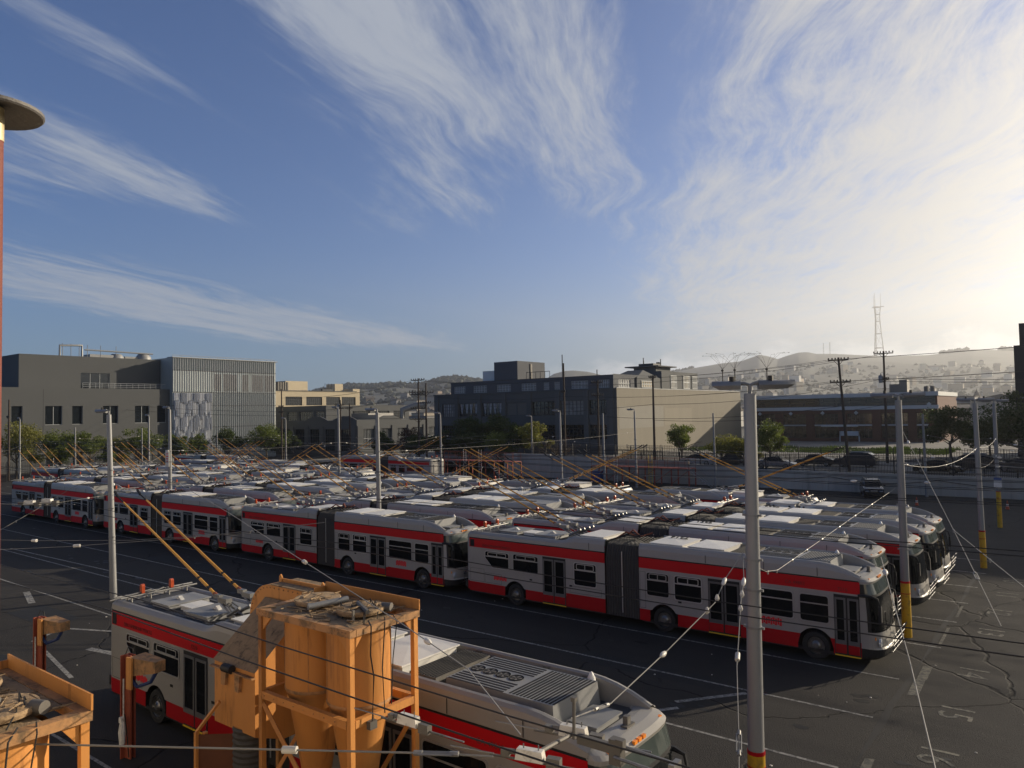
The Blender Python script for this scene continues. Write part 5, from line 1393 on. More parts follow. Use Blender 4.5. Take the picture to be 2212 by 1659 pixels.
section_insulator((-6.5, 6.3, 5.22), .05, 'white ribbed insulator block just right of the silo frame', .9)
section_insulator((-42.5, 15.0, 4.75), .4, 'white insulator block of the switch at far left', 1.8)
section_insulator((-41.4, 15.4, 4.85), .4, 'white insulator block of the switch at left, nearer the lamp post', 1.8)
sw = thing('switch_bar', 'brown steel bar and rods tying the two white insulator blocks together', 'wire fitting', (-5.2, 7.4, 4.85))
b = MB(); b.tube([(.1, -.62, .12), (-.1, .62, -.08)], .028, 7); b.cbox((.25, .55, -.1), (.5, .07, .11)); b.cbox((.55, .55, -.12), (.16, .12, .3)); b.cbox((.62, .52, .0), (.1, .08, .1)); b.tube([(.1, .3, .0), (.1, .32, .45)], .02, 6); b.cbox((.1, .32, .47), (.06, .06, .05)); b.build('steel_bar', M['brown'], sw)
b = MB(); b.tube([(.55, .58, -.05), (1.3, .62, -.1)], .02, 6); b.tube([(.55, .48, -.16), (1.3, .5, -.2)], .022, 6); b.cbox((1.3, .56, -.15), (.07, .2, .2)); b.tube([(1.3, .56, -.15), (3.0, .6, -.1)], .012, 5); b.tube([(1.3, .5, -.2), (2.2, .2, -.9)], .012, 5); b.build('alloy_rail', M['alu'], sw)
# power lines between the wooden poles
PW = 'power lines between the wooden poles'
for z, o_, hn in ((14.0, -.9, 'upper left-hand'), (14.0, .9, 'upper right-hand'), (11.6, -.9, 'lower left-hand'), (11.6, .9, 'lower right-hand')):
    for p0_, p1_, sg, wh in (((-57.4, 86, z - .6), (-21.2 + o_, 85.4, z), .7, 'between the ball-lamp pole and the leaning pole'), ((-21.2 + o_, 85.4, z), (30, 92, z + 2.5), .5, 'from the leaning pole to the right edge'),
                             ((-85.6 + o_, 86, z + .5), (-57.4, 86, z - .6), .7, 'between the stacked-crossarm pole and the ball-lamp pole'), ((-122, 86, z - 1.5), (-85.6 + o_, 86, z + .5), .9, 'left of the stacked-crossarm pole')):
        wire('%s black power line %s' % (hn, wh), sag(p0_, p1_, sg), .018, 'wiredark', 'power_line', group=PW)
for a, b in (((-19.7, 99.8, 12.2), (40, 101, 11.8)), ((-19.7, 99.8, 11.9), (40, 101, 11.4)), ((-19.7, 99.8, 12.2), (-43.8, 86, 9.6)), ((-43.8, 86, 9.6), (-105, 86, 8.6)), ((-43.8, 86, 7.6), (-19.7, 99.8, 9)), ((-105, 86, 9.8), (-160, 70, 12.5)), ((-105, 86, 9.0), (-160, 64, 12.0)), ((-19.7, 99.8, 15.2), (-57.4, 86, 12.4)), ((-52, 86, 8.2), (-20.6, 85.4, 9.0))):
    wire('black cable strung between wooden poles beyond the wall', sag(a, b, .8), .024, 'wiredark', 'power_line', group='cables beyond the wall')

# ------------------------------------------------------------------ orange sand silos in the foreground
def make_silo():
    p = thing('sand_silo', 'x', 'silo')
    x0, x1, y0, y1, zt = -1.31, 1.31, -.77, .78, 5.10
    pm_ = {}
    for x in (x0, x1):
        for y in (y0, y1):
            MB().box((x - .05, y - .05, 0), (x + .05, y + .05, zt - .13)).build('post', M['orange'], p)
    tb = MB()
    for y in (y0, y1): tb.box((x0 - .08, y - .075, zt - .13), (x1 + .08, y + .075, zt))
    for x in (x0, x1): tb.box((x - .085, y0 + .075, zt - .128), (x + .085, y1 - .075, zt - .003))
    tb.build('top_beam', M['orangedirty'], p)
    MB().box((x0 - .08, y1 + .05, zt + .002), (x1 + .09, y1 + .075, zt + .20)).box((x0 - .085, y1 - .25, zt + .001), (x0 - .06, y1 + .05, zt + .12)).build('kick_plate', M['orange'], p)
    mb = MB()
    for y in (y0, y1): mb.box((x0 + .065, y - .05, 3.38), (x1 - .065, y + .05, 3.52))
    for x in (x0, x1): mb.box((x - .05, y0 + .065, 3.38), (x + .05, y1 - .065, 3.52))
    mb.build('mid_beam', M['orange'], p)
    def brace(a, b):
        d = Vector(b) - Vector(a); m_ = MB(); m_.tube([a, b], .05, 4); m_.build('brace', M['orange'], p)
    brace((x0, y0, 3.3), (x1, y0, .9)); brace((x1, y0 + .1, 2.6), (x1, y1, 1.9)); brace((x1, y1, 3.2), (.2, y1, 1.6)); brace((x0, y1, 3.2), (x0, y0, 1.5))
    for x, sx in ((x0, 1), (x1, -1)):
        for y, sy in ((y0, 1), (y1, -1)):
            g = MB(); g.prism([(x + sx * .065, zt - .13), (x + sx * .34, zt - .13), (x + sx * .065, zt - .40)], 'y', y - .02, y + .02); g.build('gusset', M['orange'], p)
            g = MB(); g.prism([(y + sy * .065, zt - .13), (y + sy * .28, zt - .13), (y + sy * .065, zt - .40)], 'x', x - .02, x + .02); g.build('gusset', M['orange'], p)
    for cx in (-.64, .64):
        s_ = MB().lathe([(.60, 4.93), (.60, 3.62), (.58, 3.50), (.54, 3.40), (.16, 1.15), (.16, .8)], (cx, 0, 0), 28); o = s_.build('silo_tank', M['orange'], p, 30)
        st = MB(); st.lathe([(.603, 3.60), (.608, 3.57), (.602, 3.54)], (cx, 0, 0), 28); st.build('weld_band', M['orangedirty'], o, 40)
        lid = MB().lathe([(.44, 5.14), (.46, 5.19), (.45, 5.23), (.001, 5.245)], (cx, .05, 0), 22); lo = lid.build('manhole_lid', M['grime'], p, 30)
    pl = MB().box((x0 + .085, y0 + .075, 5.06), (x1 - .42, y1 - .075, 5.085)); pl.box((x1 - .42, y0 + .075, 5.06), (x1 - .085, .35, 5.084)); pl.build('deck_plate', M['grime'], p)
    ds = MB(); rs = random.Random(3)
    for k in range(70):
        x, y = rs.uniform(x0 + .15, x1 - .2), rs.uniform(y0 + .1, y1 - .15); a = rs.random() * 6; l_ = rs.uniform(.05, .35); zz = 5.1 + rs.random() * .03 + (.15 if math.hypot(abs(x) - .64, y - .05) < .44 else 0)
        ds.tube([(x, y, zz), (x + l_ * math.cos(a), y + l_ * math.sin(a), zz + rs.uniform(-.01, .03))], [rs.uniform(.008, .03), .006], 4)
    ds.build('leaf_litter', M['grime'], p, None, 'stuff')
    cy = MB(); cy.tube([(-.25, -.42, 5.2), (.0, .28, 5.24)], .058, 12); cy.tube([(-.27, -.47, 5.2), (-.25, -.42, 5.2)], .066, 12); cy.build('air_cylinder', M['galv'], p, 40)
    mo = MB(); mo.tube([(.9, .35, 5.2), (1.08, .42, 5.2)], .085, 12); mo.tube([(.5, .1, 5.27), (1.12, -.2, 5.25)], .045, 6); mo.cbox((.98, -.42, 5.2), (.04, .04, .22)); mo.build('vibrator_motor', M['brown'], p, 40)
    cbx_ = MB()
    for k in range(7):
        a = rs.uniform(.2, 1.0); y = rs.uniform(-.2, .6)
        cbx_.tube([(a, y, 5.1), (a + .1, y - .1, 5.26 + rs.random() * .08), (a + .25, y - .15, 5.24), (a + .38, y - .3, 5.1)], .010, 5)
    cbx_.tube([(1.25, -.3, 5.13), (1.46, -.42, 5.1), (1.46, -.44, 4.6), (1.45, -.36, 4.2), (1.46, -.42, 3.4)], .014, 5); cbx_.tube([(1.3, .05, 5.13), (1.46, -.1, 5.05), (1.45, -.16, 4.3), (1.46, -.12, 3.5)], .012, 5); cbx_.tube([(1.3, .25, 5.13), (1.46, .2, 5.05), (1.45, .1, 4.4), (1.45, .05, 3.6)], .010, 5)
    cbx_.build('loose_cables', M['wiredark'], p)
    bo = MB()
    for x in (x0, x1):
        for k in range(5):
            for zz in (zt - .05, zt - .12): bo.lathe([(.014, 0), (.014, -.012), (.001, -.014)], (x * .98 + (-.1 if x > 0 else .1) * k, y0 - .075, zz), 6, 'y')
    for k in range(9): bo.lathe([(.012, 0), (.012, -.012), (.001, -.014)], (x0 + .15 + .3 * k, y0 - .05, 3.45), 6, 'y')
    bo.build('bolt_heads', M['orangedirty'], p, None, 'stuff')
    for cx in (-.64, .64):
        ws = MB()
        for a in (-2.0, -.9): ws.tube([(cx + .603 * math.cos(a), .603 * math.sin(a), 3.6), (cx + .603 * math.cos(a), .603 * math.sin(a), 4.93)], .006, 4)
        ws.build('weld_seam', M['orangedirty'], p)
    jb = MB().cbox((1.43, -.4, 3.38), (.1, .16, .14)); jb.build('junction_box', M['brown'], p)
    return p
silo = make_silo()
T_SILO = tree_of(silo)
silo.location = (-11.64, 9.40, 0); silo['label'] = 'orange twin sand silo in a steel frame, foreground centre'; silo['group'] = 'orange twin sand silos'
copy_tree(T_SILO, (-11.45, 3.42, .08), 0, 'orange sand silo top with dusty deck, cut by the lower left corner', 'orange twin sand silos')
# hopper and elevator head beside the main silo
hp = thing('sand_hopper', 'orange feed hopper with sloping dusty lid and riveted curved hood left of the silos', 'hopper', (0, 0, 0))
h = MB(); h.prism([(8.75, 2.45), (8.75, 3.72), (10.0, 4.75), (10.35, 4.75), (10.35, 2.2), (9.4, 2.2)], 'x', -14.85, -13.38); h.build('hopper_box', M['orange'], hp)
MB().add([(-14.88, 8.72, 3.725), (-13.35, 8.72, 3.725), (-13.35, 10.0, 4.775), (-14.88, 10.0, 4.775)], [(0, 1, 2, 3)]).build('lid', M['grime'], hp)
lh = MB(); lh.box((-14.9, 8.66, 3.60), (-13.36, 8.75, 3.63)); lh.prism([(-14.5, 3.3), (-14.36, 3.3), (-14.3, 3.6), (-14.5, 3.6)], 'y', 8.68, 8.75); lh.prism([(-14.0, 3.25), (-13.86, 3.25), (-13.82, 3.6), (-14.0, 3.6)], 'y', 8.68, 8.75); lh.build('lid_hinge', M['orangedirty'], hp)
MB().tube([(-14.35, 8.66, 3.68), (-14.05, 8.66, 3.68)], .09, 10).build('latch_motor', M['wiredark'], hp, 40)
arc = [(-15.55, 3.2)] + [(-14.75 + .8 * math.cos(a), 4.3 + .75 * math.sin(a)) for a in [math.pi - k * math.pi / 2 / 8 for k in range(9)]] + [(-13.1, 5.05), (-13.1, 3.2)]
eh = MB(); eh.prism(arc, 'y', 10.05, 10.5); eh.build('elevator_hood', M['orange'], hp, 30)
MB().box((-14.7, 10.02, 5.055), (-13.05, 10.75, 5.08)).build('hood_top', M['grime'], hp)
rv = MB()
for k in range(18):
    a = math.pi - k * math.pi / 2 / 9 if k < 10 else None
    if a is not None: x, z = -14.75 + .74 * math.cos(a), 4.3 + .69 * math.sin(a)
    else: x, z = -14.6 + .17 * (k - 10), 4.99
    rv.lathe([(.02, 0), (.015, -.015), (.001, -.018)], (x, 10.05, z), 6, 'y')
rv.build('rivets', M['orangedirty'], hp)
lg = MB()
for x in (-14.7, -13.2):
    lg.prism([(x - .05, 5.05), (x + .05, 5.05), (x + .05, 5.2), (x, 5.25), (x - .05, 5.2)], 'y', 10.28, 10.31)
lg.build('lifting_lug', M['orange'], hp)
MB().box((-14.75, 10.3, 5.08), (-13.15, 10.33, 5.16)).build('flange', M['orange'], hp)
hs = MB(); pr = []
for k in range(42):
    z = 2.5 - .06 * k; pr.append((.34 + (.022 if k % 2 else 0), z))
hs.lathe(pr, (-14.0, 9.05, 0), 18); hs.build('flexible_hose', M['hose'], hp, 20)
for k in range(2):
    MB().box((-14.8 + 1.4 * k, 10.2, 0), (-14.7 + 1.4 * k, 10.3, 2.3)).build('leg', M['orange'], hp)
gp = thing('steel_guard', 'rusty orange guard frame standing under the hopper', 'frame', (-14.95, 8.4, 0))
for x, y in ((0, 0), (.12, .12), (.95, .45)): MB().box((x - .04, y - .04, 0), (x + .04, y + .04, 2.3 if x < .5 else 2.4)).build('post', M['orange'], gp)
MB().add([(0, 0, 1.2), (.95, .45, 1.3), (.95, .45, 2.35), (0, 0, 2.25)], [(0, 1, 2, 3)]).add([(0, .02, 1.2), (.95, .47, 1.3), (.95, .47, 2.35), (0, .02, 2.25)], [(3, 2, 1, 0)]).build('panel', pm('rust_brown_panel', (.12, .045, .022), .7, 0, .3, 3), gp)
MB().tube([(0, 0, 2.3), (.45, .25, 2.95)], .04, 4).build('stay', M['orange'], gp)
# red posts with bracket boxes
for k, (x, y, lab) in enumerate(((-20.2, 9.45, 'red steel post with an orange bracket box, in front of the bus rear'), (-26.4, 9.62, 'red steel post with an orange bracket box, farther left on the pavement'))):
    p = thing('bracket_post', lab, 'post', (x, y, 0), R(8))
    c = MB(); c.box((-.13, -.13, 0), (-.10, .13, 2.66)); c.box((-.1, .1, 0), (.14, .13, 2.66)); c.box((-.1, -.02, 0), (.14, .02, 2.66)); c.build('channel', M['redprimer'], p)
    b = MB(); b.box((.15, -.15, 1.85), (.36, -.10, 2.66)); b.build('face_plate', M['orange'], p)
    b = MB(); b.add([(.15, -.1, 2.64), (1.05, .05, 2.60), (1.05, .35, 2.60), (.15, .4, 2.64), (.15, -.1, 2.15), (1.05, .05, 2.32), (1.05, .35, 2.32), (.15, .4, 2.15)], [(0, 1, 2, 3), (7, 6, 5, 4), (0, 4, 5, 1), (1, 5, 6, 2), (2, 6, 7, 3), (3, 7, 4, 0)]); b.build('bracket_box', M['orangedirty'], p)
    b = MB(); b.tube([(.2, -.06, 2.1), (.4, .0, 1.9), (.8, .1, 2.05), (.95, .15, 2.3)], .05, 6); b.build('blue_hose', pm('blue_hose', (.02, .035, .11), .5), p)
    b = MB(); b.tube([(.06, -.16, 2.1), (.06, -.16, .9)], .02, 5); b.tube([(.05, -.18, 1.0), (.06, -.2, .75), (.07, -.2, .45)], [.06, .09, .07], 8); b.cbox((.02, -.18, 1.05), (.1, .1, .14)); b.build('valve', M['insul'], p, 40)
    b = MB(); b.tube([(.1, -.15, 1.2), (.16, -.12, .6), (.2, -.1, .1)], .015, 5); b.tube([(-.1, 0, 2.66), (-.05, .05, 2.85), (.05, .1, 2.8), (.1, .1, 2.67)], .014, 5); b.build('air_line', M['wiredark'], p)
bn_ = thing('dark_bin', 'dark open crate on the ground at the foot of the hopper', 'crate', (-16.3, 7.8, 0))
MB().taper((-.6, -.4, 0), (.6, .4, .5), 1.08).build('crate_body', M['slot'], bn_); MB().box((-.5, -.1, .505), (.1, .0, .53)).build('lid_edge', M['galv'], bn_)
# vent pipe with mushroom cap at the left edge
vp = thing('vent_pipe', 'weathered red vent pipe with grey mushroom cap at the left edge', 'pipe', (-5.71, 1.765, .09))
MB().tube([(0, 0, -.09), (0, 0, 10.62)], .075, 18).build('pipe', M['redpost'], vp, 40)
MB().tube([(0, 0, 10.60), (0, 0, 10.82)], .078, 18).build('scraped_neck', pm('bare_scraped_metal', (.5, .42, .25), .5, .3, .3, 20), vp, 40)
MB().lathe([(.29, 10.80), (.30, 10.78), (.31, 10.79), (.31, 10.81), (.18, 10.86), (.04, 10.88), (.001, 10.885)], (0, 0, 0), 30).lathe([(.29, 10.80), (.12, 10.845), (.001, 10.85)], (0, 0, 0), 30).build('mushroom_cap', pm('grey_cap', (.16, .15, .14), .7, .3, .25, 8, bump=.4, bscale=25), vp, 40)
MB().tube([(0, 0, 10.87), (0, 0, 10.98)], .022, 8).build('cap_bolt', M['insul'], vp, 40)
# ------------------------------------------------------------------ trees and shrubs
def leafmat(name, col, tr=.35):
    m = pm(name, col, .6, 0, .35, 1.3, spec=.3)
    nt = m.node_tree; b = nt.nodes['Principled BSDF']; out = [n for n in nt.nodes if n.type == 'OUTPUT_MATERIAL'][0]
    t = nt.nodes.new('ShaderNodeBsdfTranslucent'); t.inputs[0].default_value = (col[0] * 1.5, col[1] * 1.6, col[2] * .8, 1)
    mx = nt.nodes.new('ShaderNodeMixShader'); mx.inputs[0].default_value = tr
    nt.links.new(b.outputs[0], mx.inputs[1]); nt.links.new(t.outputs[0], mx.inputs[2]); nt.links.new(mx.outputs[0], out.inputs['Surface'])
    return m
M['leaf'] = leafmat('leaf_green', (.085, .105, .025)); M['leafdark'] = leafmat('leaf_dark', (.035, .05, .016)); M['leafyel'] = leafmat('leaf_olive', (.13, .125, .03)); M['leafpurple'] = leafmat('leaf_purple', (.045, .025, .025))
M['bark'] = pm('bark', (.075, .06, .045), .9, 0, .3, 6); M['twig'] = pm('twig_brown', (.12, .09, .06), .9, 0, .3, 4)
def tree(x, y, z, h, w, label, leaf='leaf', seed=1, name='street_tree', leaves=2600, trunk=.35, group=None, ls=.16, bare=False):
    rs = np.random.RandomState(seed)
    p = thing(name, label, 'tree' if h > 3.2 else 'shrub', (x, y, z), 0, group)
    tr_ = MB(); th = h * trunk
    tr_.tube([(0, 0, -.1), (rs.uniform(-.1, .1), rs.uniform(-.1, .1), th * .6), (rs.uniform(-.2, .2), 0, th)], [.035 * h ** .8, .03 * h ** .8, .024 * h ** .8], 8)
    tips = []
    nl = 9 if not bare else 30
    for k in range(nl):
        a = k * 2.4 + rs.rand(); el = rs.uniform(.25, 1.25); l_ = (h - th) * rs.uniform(.45, .8)
        hx = math.cos(a) * math.cos(el) * l_ * w / (h - th) * .9; hy = math.sin(a) * math.cos(el) * l_ * w / (h - th) * .9; hz = math.sin(el) * l_
        b0 = Vector((0, 0, th * rs.uniform(.75, 1))); b1 = b0 + Vector((hx * .5, hy * .5, hz * .6)); b2 = b0 + Vector((hx, hy, hz))
        tr_.tube([b0, b1, b2], [.014 * h ** .8, .009 * h ** .8, .003 * h ** .8], 5)
        tips += [b1, b2]
        for q in range(3 if not bare else 6):
            e = b1.lerp(b2, rs.rand()) + Vector(rs.uniform(-1, 1, 3)) * .18 * h * (.5 if not bare else 1)
            tr_.tube([b1.lerp(b2, .3), e], [.006 * h ** .8, .002 * h ** .8], 4, cap=False); tips.append(e)
    tr_.build('trunk', M['bark' if not bare else 'twig'], p, 40)
    # crown: leaf-sized faces gathered in clumps of uneven size
    nc = 26; cl = []
    for k in range(nc):
        u = rs.normal(size=3); u /= np.linalg.norm(u); r_ = rs.rand() ** .45
        c = np.array([u[0] * w / 2 * r_ * .85, u[1] * w / 2 * r_ * .85, th + (h - th) * (.5 + .42 * u[2] * r_)])
        cl.append((c, rs.uniform(.11, .22) * w))
    cl += [(np.array(t_), .12 * w) for t_ in tips[:10]]
    n = leaves; idx = rs.randint(0, len(cl), n)
    d = rs.normal(size=(n, 3)); d /= np.linalg.norm(d, axis=1)[:, None]; rr = rs.rand(n) ** .5
    C = np.array([cl[i][0] for i in idx]); Rd = np.array([cl[i][1] for i in idx])
    P_ = C + d * (Rd * rr)[:, None] * np.array([1, 1, .75])
    P_[:, 2] = np.maximum(P_[:, 2], th * .7)
    A = rs.normal(size=(n, 3)); A /= np.linalg.norm(A, axis=1)[:, None]; B = np.cross(A, rs.normal(size=(n, 3))); B /= np.linalg.norm(B, axis=1)[:, None]
    sz = ls * rs.uniform(.6, 1.5, n)[:, None]
    V = np.stack([P_ - A * sz, P_ + B * sz * .55, P_ + A * sz, P_ - B * sz * .55], 1).reshape(-1, 3)
    me = bpy.data.meshes.new('crown'); me.from_pydata(V.tolist(), [], [(4 * i, 4 * i + 1, 4 * i + 2, 4 * i + 3) for i in range(n)]); me.materials.append(M[leaf])
    obj('crown', me, p)
    return p
tl = ['leafyel', 'leaf', 'leaf', 'leafyel', 'leaf', 'leaf', 'leaf', 'leafdark', 'leaf', 'leafdark']
place = ['at the extreme left, behind the lamp post', 'second from the left edge', 'third from the left, dense', 'small one in front of the lower windows', 'yellow-green one under the fourth window', 'small one left of the metal fins', 'in front of the metal fins', 'round one right of the metal fins', 'bushy one at the right corner of the glass block', 'dark one just right of the glass block']
for k, (t, h, w) in enumerate(((45.0, 8.6, 8.5), (50.5, 7.8, 7.6), (55.0, 7.2, 7.4), (59.4, 6.0, 6.0), (63.5, 7.6, 8.6), (70, 6.2, 5.6), (75, 5.8, 5.4), (80.5, 7.0, 6.4), (88.5, 7.4, 8.4), (94, 6.2, 6.5))):
    tree(-133 + (k % 3), t, 0, h, w, 'street tree below the grey building, %s' % place[k], tl[k], 20 + k, group='street trees along the left street', leaves=7000, ls=.13)
for k, (x, y, h, w, lf, lab) in enumerate(((-79.3, 91, 5.7, 6, 'leafdark', 'dark dense tree before the left bays of the slate building'), (-70.9, 88, 4.6, 6, 'leaf', 'bright green bush before the slate building'), (-64.4, 88, 6.2, 4.2, 'leafyel', 'sparse olive tree by the corner of the slate building'),
                                         (-74.5, 93, 7.0, 6, 'leafdark', 'tall dark tree before the middle bays of the slate building'), (-91.7, 90, 4.9, 6.5, 'leafpurple', 'purple-leaved tree at the foot of the stacked-crossarm pole'), (-97.0, 89, 4.0, 4.5, 'leafdark', 'low dark bush left of the purple-leaved tree'), (-84.0, 90, 4.4, 5, 'leafdark', 'dark bush between the purple tree and the slate building'), (-88.0, 88, 3.6, 5.5, 'leafdark', 'low dark shrub right of the purple tree'), (-76.0, 87.5, 3.8, 6, 'leafdark', 'wide dark shrub below the middle bays of the slate building'), (-67.5, 90, 5.6, 5.5, 'leafdark', 'dark tree left of the sparse olive tree'), (-81.5, 94, 6.4, 6, 'leafdark', 'dark tree against the second bay of the slate building'),
                                         (-43.4, 93, 5.7, 4.4, 'leaf', 'leafy young tree in front of the blank wall'), (-37.4, 92.5, 3.9, 4.8, 'leafyel', 'olive shrub right of the young tree'), (-34.6, 92, 3.5, 4.0, 'leafyel', 'yellowish shrub at the end of the blank wall'), (-31.2, 92, 5.7, 4.6, 'leaf', 'round young tree right of the near lamp post'),
                                         (-14.5, 112, 7.5, 7, 'leafdark', 'dark broad tree at the right end of the brick building'), (-10.5, 116, 6.0, 7, 'leafdark', 'dark tree behind the two right-hand posts'), (-5.6, 97, 8.4, 8, 'leafdark', 'large dark tree at the right edge, left one'), (-2.0, 94, 7.4, 8, 'leafdark', 'large dark tree at the right edge, right one'))):
    tree(x, y, 1.9, h, w, lab, lf, 50 + k, 'street_tree' if h > 5 else 'shrub', 9000 if lf == 'leafdark' else 5600, .3 if h > 5 else .12, ls=.13 if lf == 'leafdark' else .10)
tree(-59.6, 87, 2.2, 4.0, 6.5, 'leafless brown bush left of the blank wall', 'leafpurple', 91, 'bare_shrub', 260, .1, bare=True, ls=.08)
gr = MB(); rg = random.Random(9)
for k in range(3200):
    x, y = rg.uniform(-57, -16), rg.uniform(119, 134); h = rg.uniform(.15, .5) * (1.4 if math.sin(x * .7) > .2 else .7)
    gr.add([(x - .12, y, 1.9), (x + .12, y + .05, 1.9), (x + rg.uniform(-.2, .2), y + .1, 1.9 + h)], [(0, 1, 2)])
o = gr.build('tall_grass', M['leafdark'], None, None, 'stuff'); tag(o, 'strip of tall green-yellow grass before the brick building', 'grass')

# ------------------------------------------------------------------ cars, cones, platform
def car(x, y, z, rz, label, col, kind='sedan', group='cars parked along the upper street'):
    p = thing('parked_car', label, 'car', (x, y, z), rz, group)
    paint = pm('car_paint', col, .25, .3, .05, 2, coat=.6)
    if kind == 'sedan':
        X = [0, .12, .5, 1.0, 1.55, 2.2, 2.9, 3.35, 3.9, 4.3, 4.5]; belt = [.6, .82, .92, .95, .93, .9, .88, .86, .8, .7, .55]; roof = [0, 0, 0, 1.05, 1.36, 1.42, 1.36, .92, 0, 0, 0]; hw = [.7, .84, .88, .9, .9, .9, .9, .9, .88, .82, .66]
    else:
        X = [0, .1, .35, .8, 1.5, 2.4, 3.0, 3.55, 4.1, 4.45, 4.6]; belt = [.7, .98, 1.05, 1.06, 1.05, 1.04, 1.03, 1.02, .98, .88, .6]; roof = [0, 0, 1.45, 1.66, 1.72, 1.72, 1.64, 1.08, 0, 0, 0]; hw = [.8, .9, .93, .94, .94, .94, .94, .94, .93, .88, .74]
    b = MB(); g = MB(); rows = []
    for i, x_ in enumerate(X):
        top = belt[i] + .04 if roof[i] == 0 else None
        rows.append([(x_, s_ * hw[i] * k, zz) for s_, k, zz in ((1, .92, .25), (1, 1.0, .5), (1, .96, belt[i]))])
    for s_ in (1, -1):
        rr = [[(a, s_ * b_, c) for a, b_, c in r_] for r_ in rows]; b.grid(rr)
    for i in range(len(X) - 1):
        def cap(j): return (X[j], hw[j] * .96, belt[j])
        def tp(j): return (X[j], hw[j] * .72, max(roof[j], belt[j] + .02))
        q = [cap(i), cap(i + 1), tp(i + 1), tp(i)]
        flat = roof[i] == 0 and roof[i + 1] == 0
        for s_ in (1, -1): (b if flat else g).add([(a, s_ * y_, c) for a, y_, c in q], [(0, 1, 2, 3)])
        t0, t1 = tp(i), tp(i + 1)
        steep = abs(t0[2] - t1[2]) > .2
        (g if steep else b).add([t0, t1, (t1[0], -t1[1], t1[2]), (t0[0], -t0[1], t0[2])], [(0, 1, 2, 3)])
    for e in (0, -1):
        r_ = rows[e]; b.add([r_[0], r_[1], r_[2], (r_[2][0], -r_[2][1], r_[2][2]), (r_[1][0], -r_[1][1], r_[1][2]), (r_[0][0], -r_[0][1], r_[0][2])], [(0, 1, 2, 3, 4, 5)])
    b.build('body', paint, p, 35); g.build('window', M['glass'], p, 30)
    for wx in (.85, 3.55 if kind == 'sedan' else 3.65):
        for s_ in (-1, 1):
            w_ = MB().lathe([(.2, -.1 * s_), (.31, -.1 * s_), (.33, 0), (.31, .05 * s_), (.22, .06 * s_), (.2, .03 * s_), (.001, .04 * s_)], (wx, s_ * .84, .33), 16, 'y', mis=[0, 0, 0, 0, 1, 1]); w_.build('wheel', [M['tyre'], M['rim']], p, 40)
    fx = X[-1]
    for s_ in (-1, 1): MB().cbox((fx - .12, s_ * .6, belt[-1] + .05), (.2, .3, .12)).build('headlight', M['lens'], p)
    MB().box((fx - .06, -.4, .42), (fx + .012, .4, .55)).build('grille', M['slot'], p)
    if kind != 'sedan':
        MB().box((fx - .03, -.3, .68), (fx + .016, .3, .74)).build('trim_bar', M['frame'], p)
        for s_ in (-1, 1): MB().cbox((3.2, s_ * 1.04, 1.12), (.16, .2, .14)).build('door_mirror', paint, p)
        rk_ = MB()
        for s_ in (-1, 1): rk_.tube([(.7, s_ * .62, 1.74), (2.9, s_ * .62, 1.74)], .03, 5)
        rk_.build('roof_rail', M['alu'], p)
    return p
car(-18.1, 82.6, 0, R(-72), 'black SUV parked in the yard facing the camera below the retaining wall', (.012, .013, .016), 'suv', 'vehicles in the yard')
for x, y, rz, lab, col, kd in ((-41.0, 88, 0, 'silver car half hidden behind the wall, left of the near lamp post', (.45, .46, .47), 'sedan'), (-36.6, 88, 0, 'black car just left of the near lamp post', (.02, .02, .025), 'sedan'), (-31.0, 86.6, 0, 'grey sedan right of the near lamp post', (.22, .225, .23), 'sedan'),
                               (-23.8, 92.6, math.pi, 'dark sedan behind the leaning wooden pole', (.03, .03, .033), 'sedan'), (-19.3, 92.6, math.pi, 'dark car right of the leaning wooden pole', (.05, .05, .055), 'suv'), (-14.6, 86.6, 0, 'black sedan left of the yellow-based posts', (.012, .012, .014), 'sedan'),
                               (-11.6, 92.6, 0, 'dark SUV between the right-hand posts', (.03, .032, .035), 'suv'), (-8.0, 92.4, 0, 'dark car at the right end of the fence', (.06, .062, .065), 'sedan'), (-2.5, 91, 0, 'dark car at the right edge behind the fence', (.04, .04, .045), 'suv')):
    car(x, y, 1.9, rz, lab, col, kd)
for x, y, lab in ((-12.4, 74.2, 'orange traffic cone left of the yellow-based posts'), (-5.75, 74.9, 'orange traffic cone beside the right-hand post'), (-53.0, 77.5, 'orange traffic cone by the red platform')):
    p = thing('traffic_cone', lab, 'cone', (x, y, 0))
    MB().box((-.19, -.19, 0), (.19, .19, .04)).build('cone_base', M['black'], p); MB().lathe([(.15, .04), (.11, .30)], (0, 0, 0), 12).lathe([(.085, .48), (.03, .75), (.001, .76)], (0, 0, 0), 12).build('cone_body', M['lampred'], p, 40); MB().lathe([(.11, .30), (.085, .48)], (0, 0, 0), 12).build('white_sleeve', M['insul'], p, 40)
bb_ = thing('waste_bin', 'blue plastic bin standing against the retaining wall', 'bin', (-49.5, 81.5, 0)); MB().taper((-.6, -.5, 0), (.6, .5, 1.2), 1.12).build('bin_body', pm('blue_plastic', (.01, .05, .2), .4), bb_); MB().box((-.72, -.62, 1.2), (.72, .62, 1.28)).build('bin_lid', pm('blue_plastic_lid', (.01, .045, .18), .4), bb_)

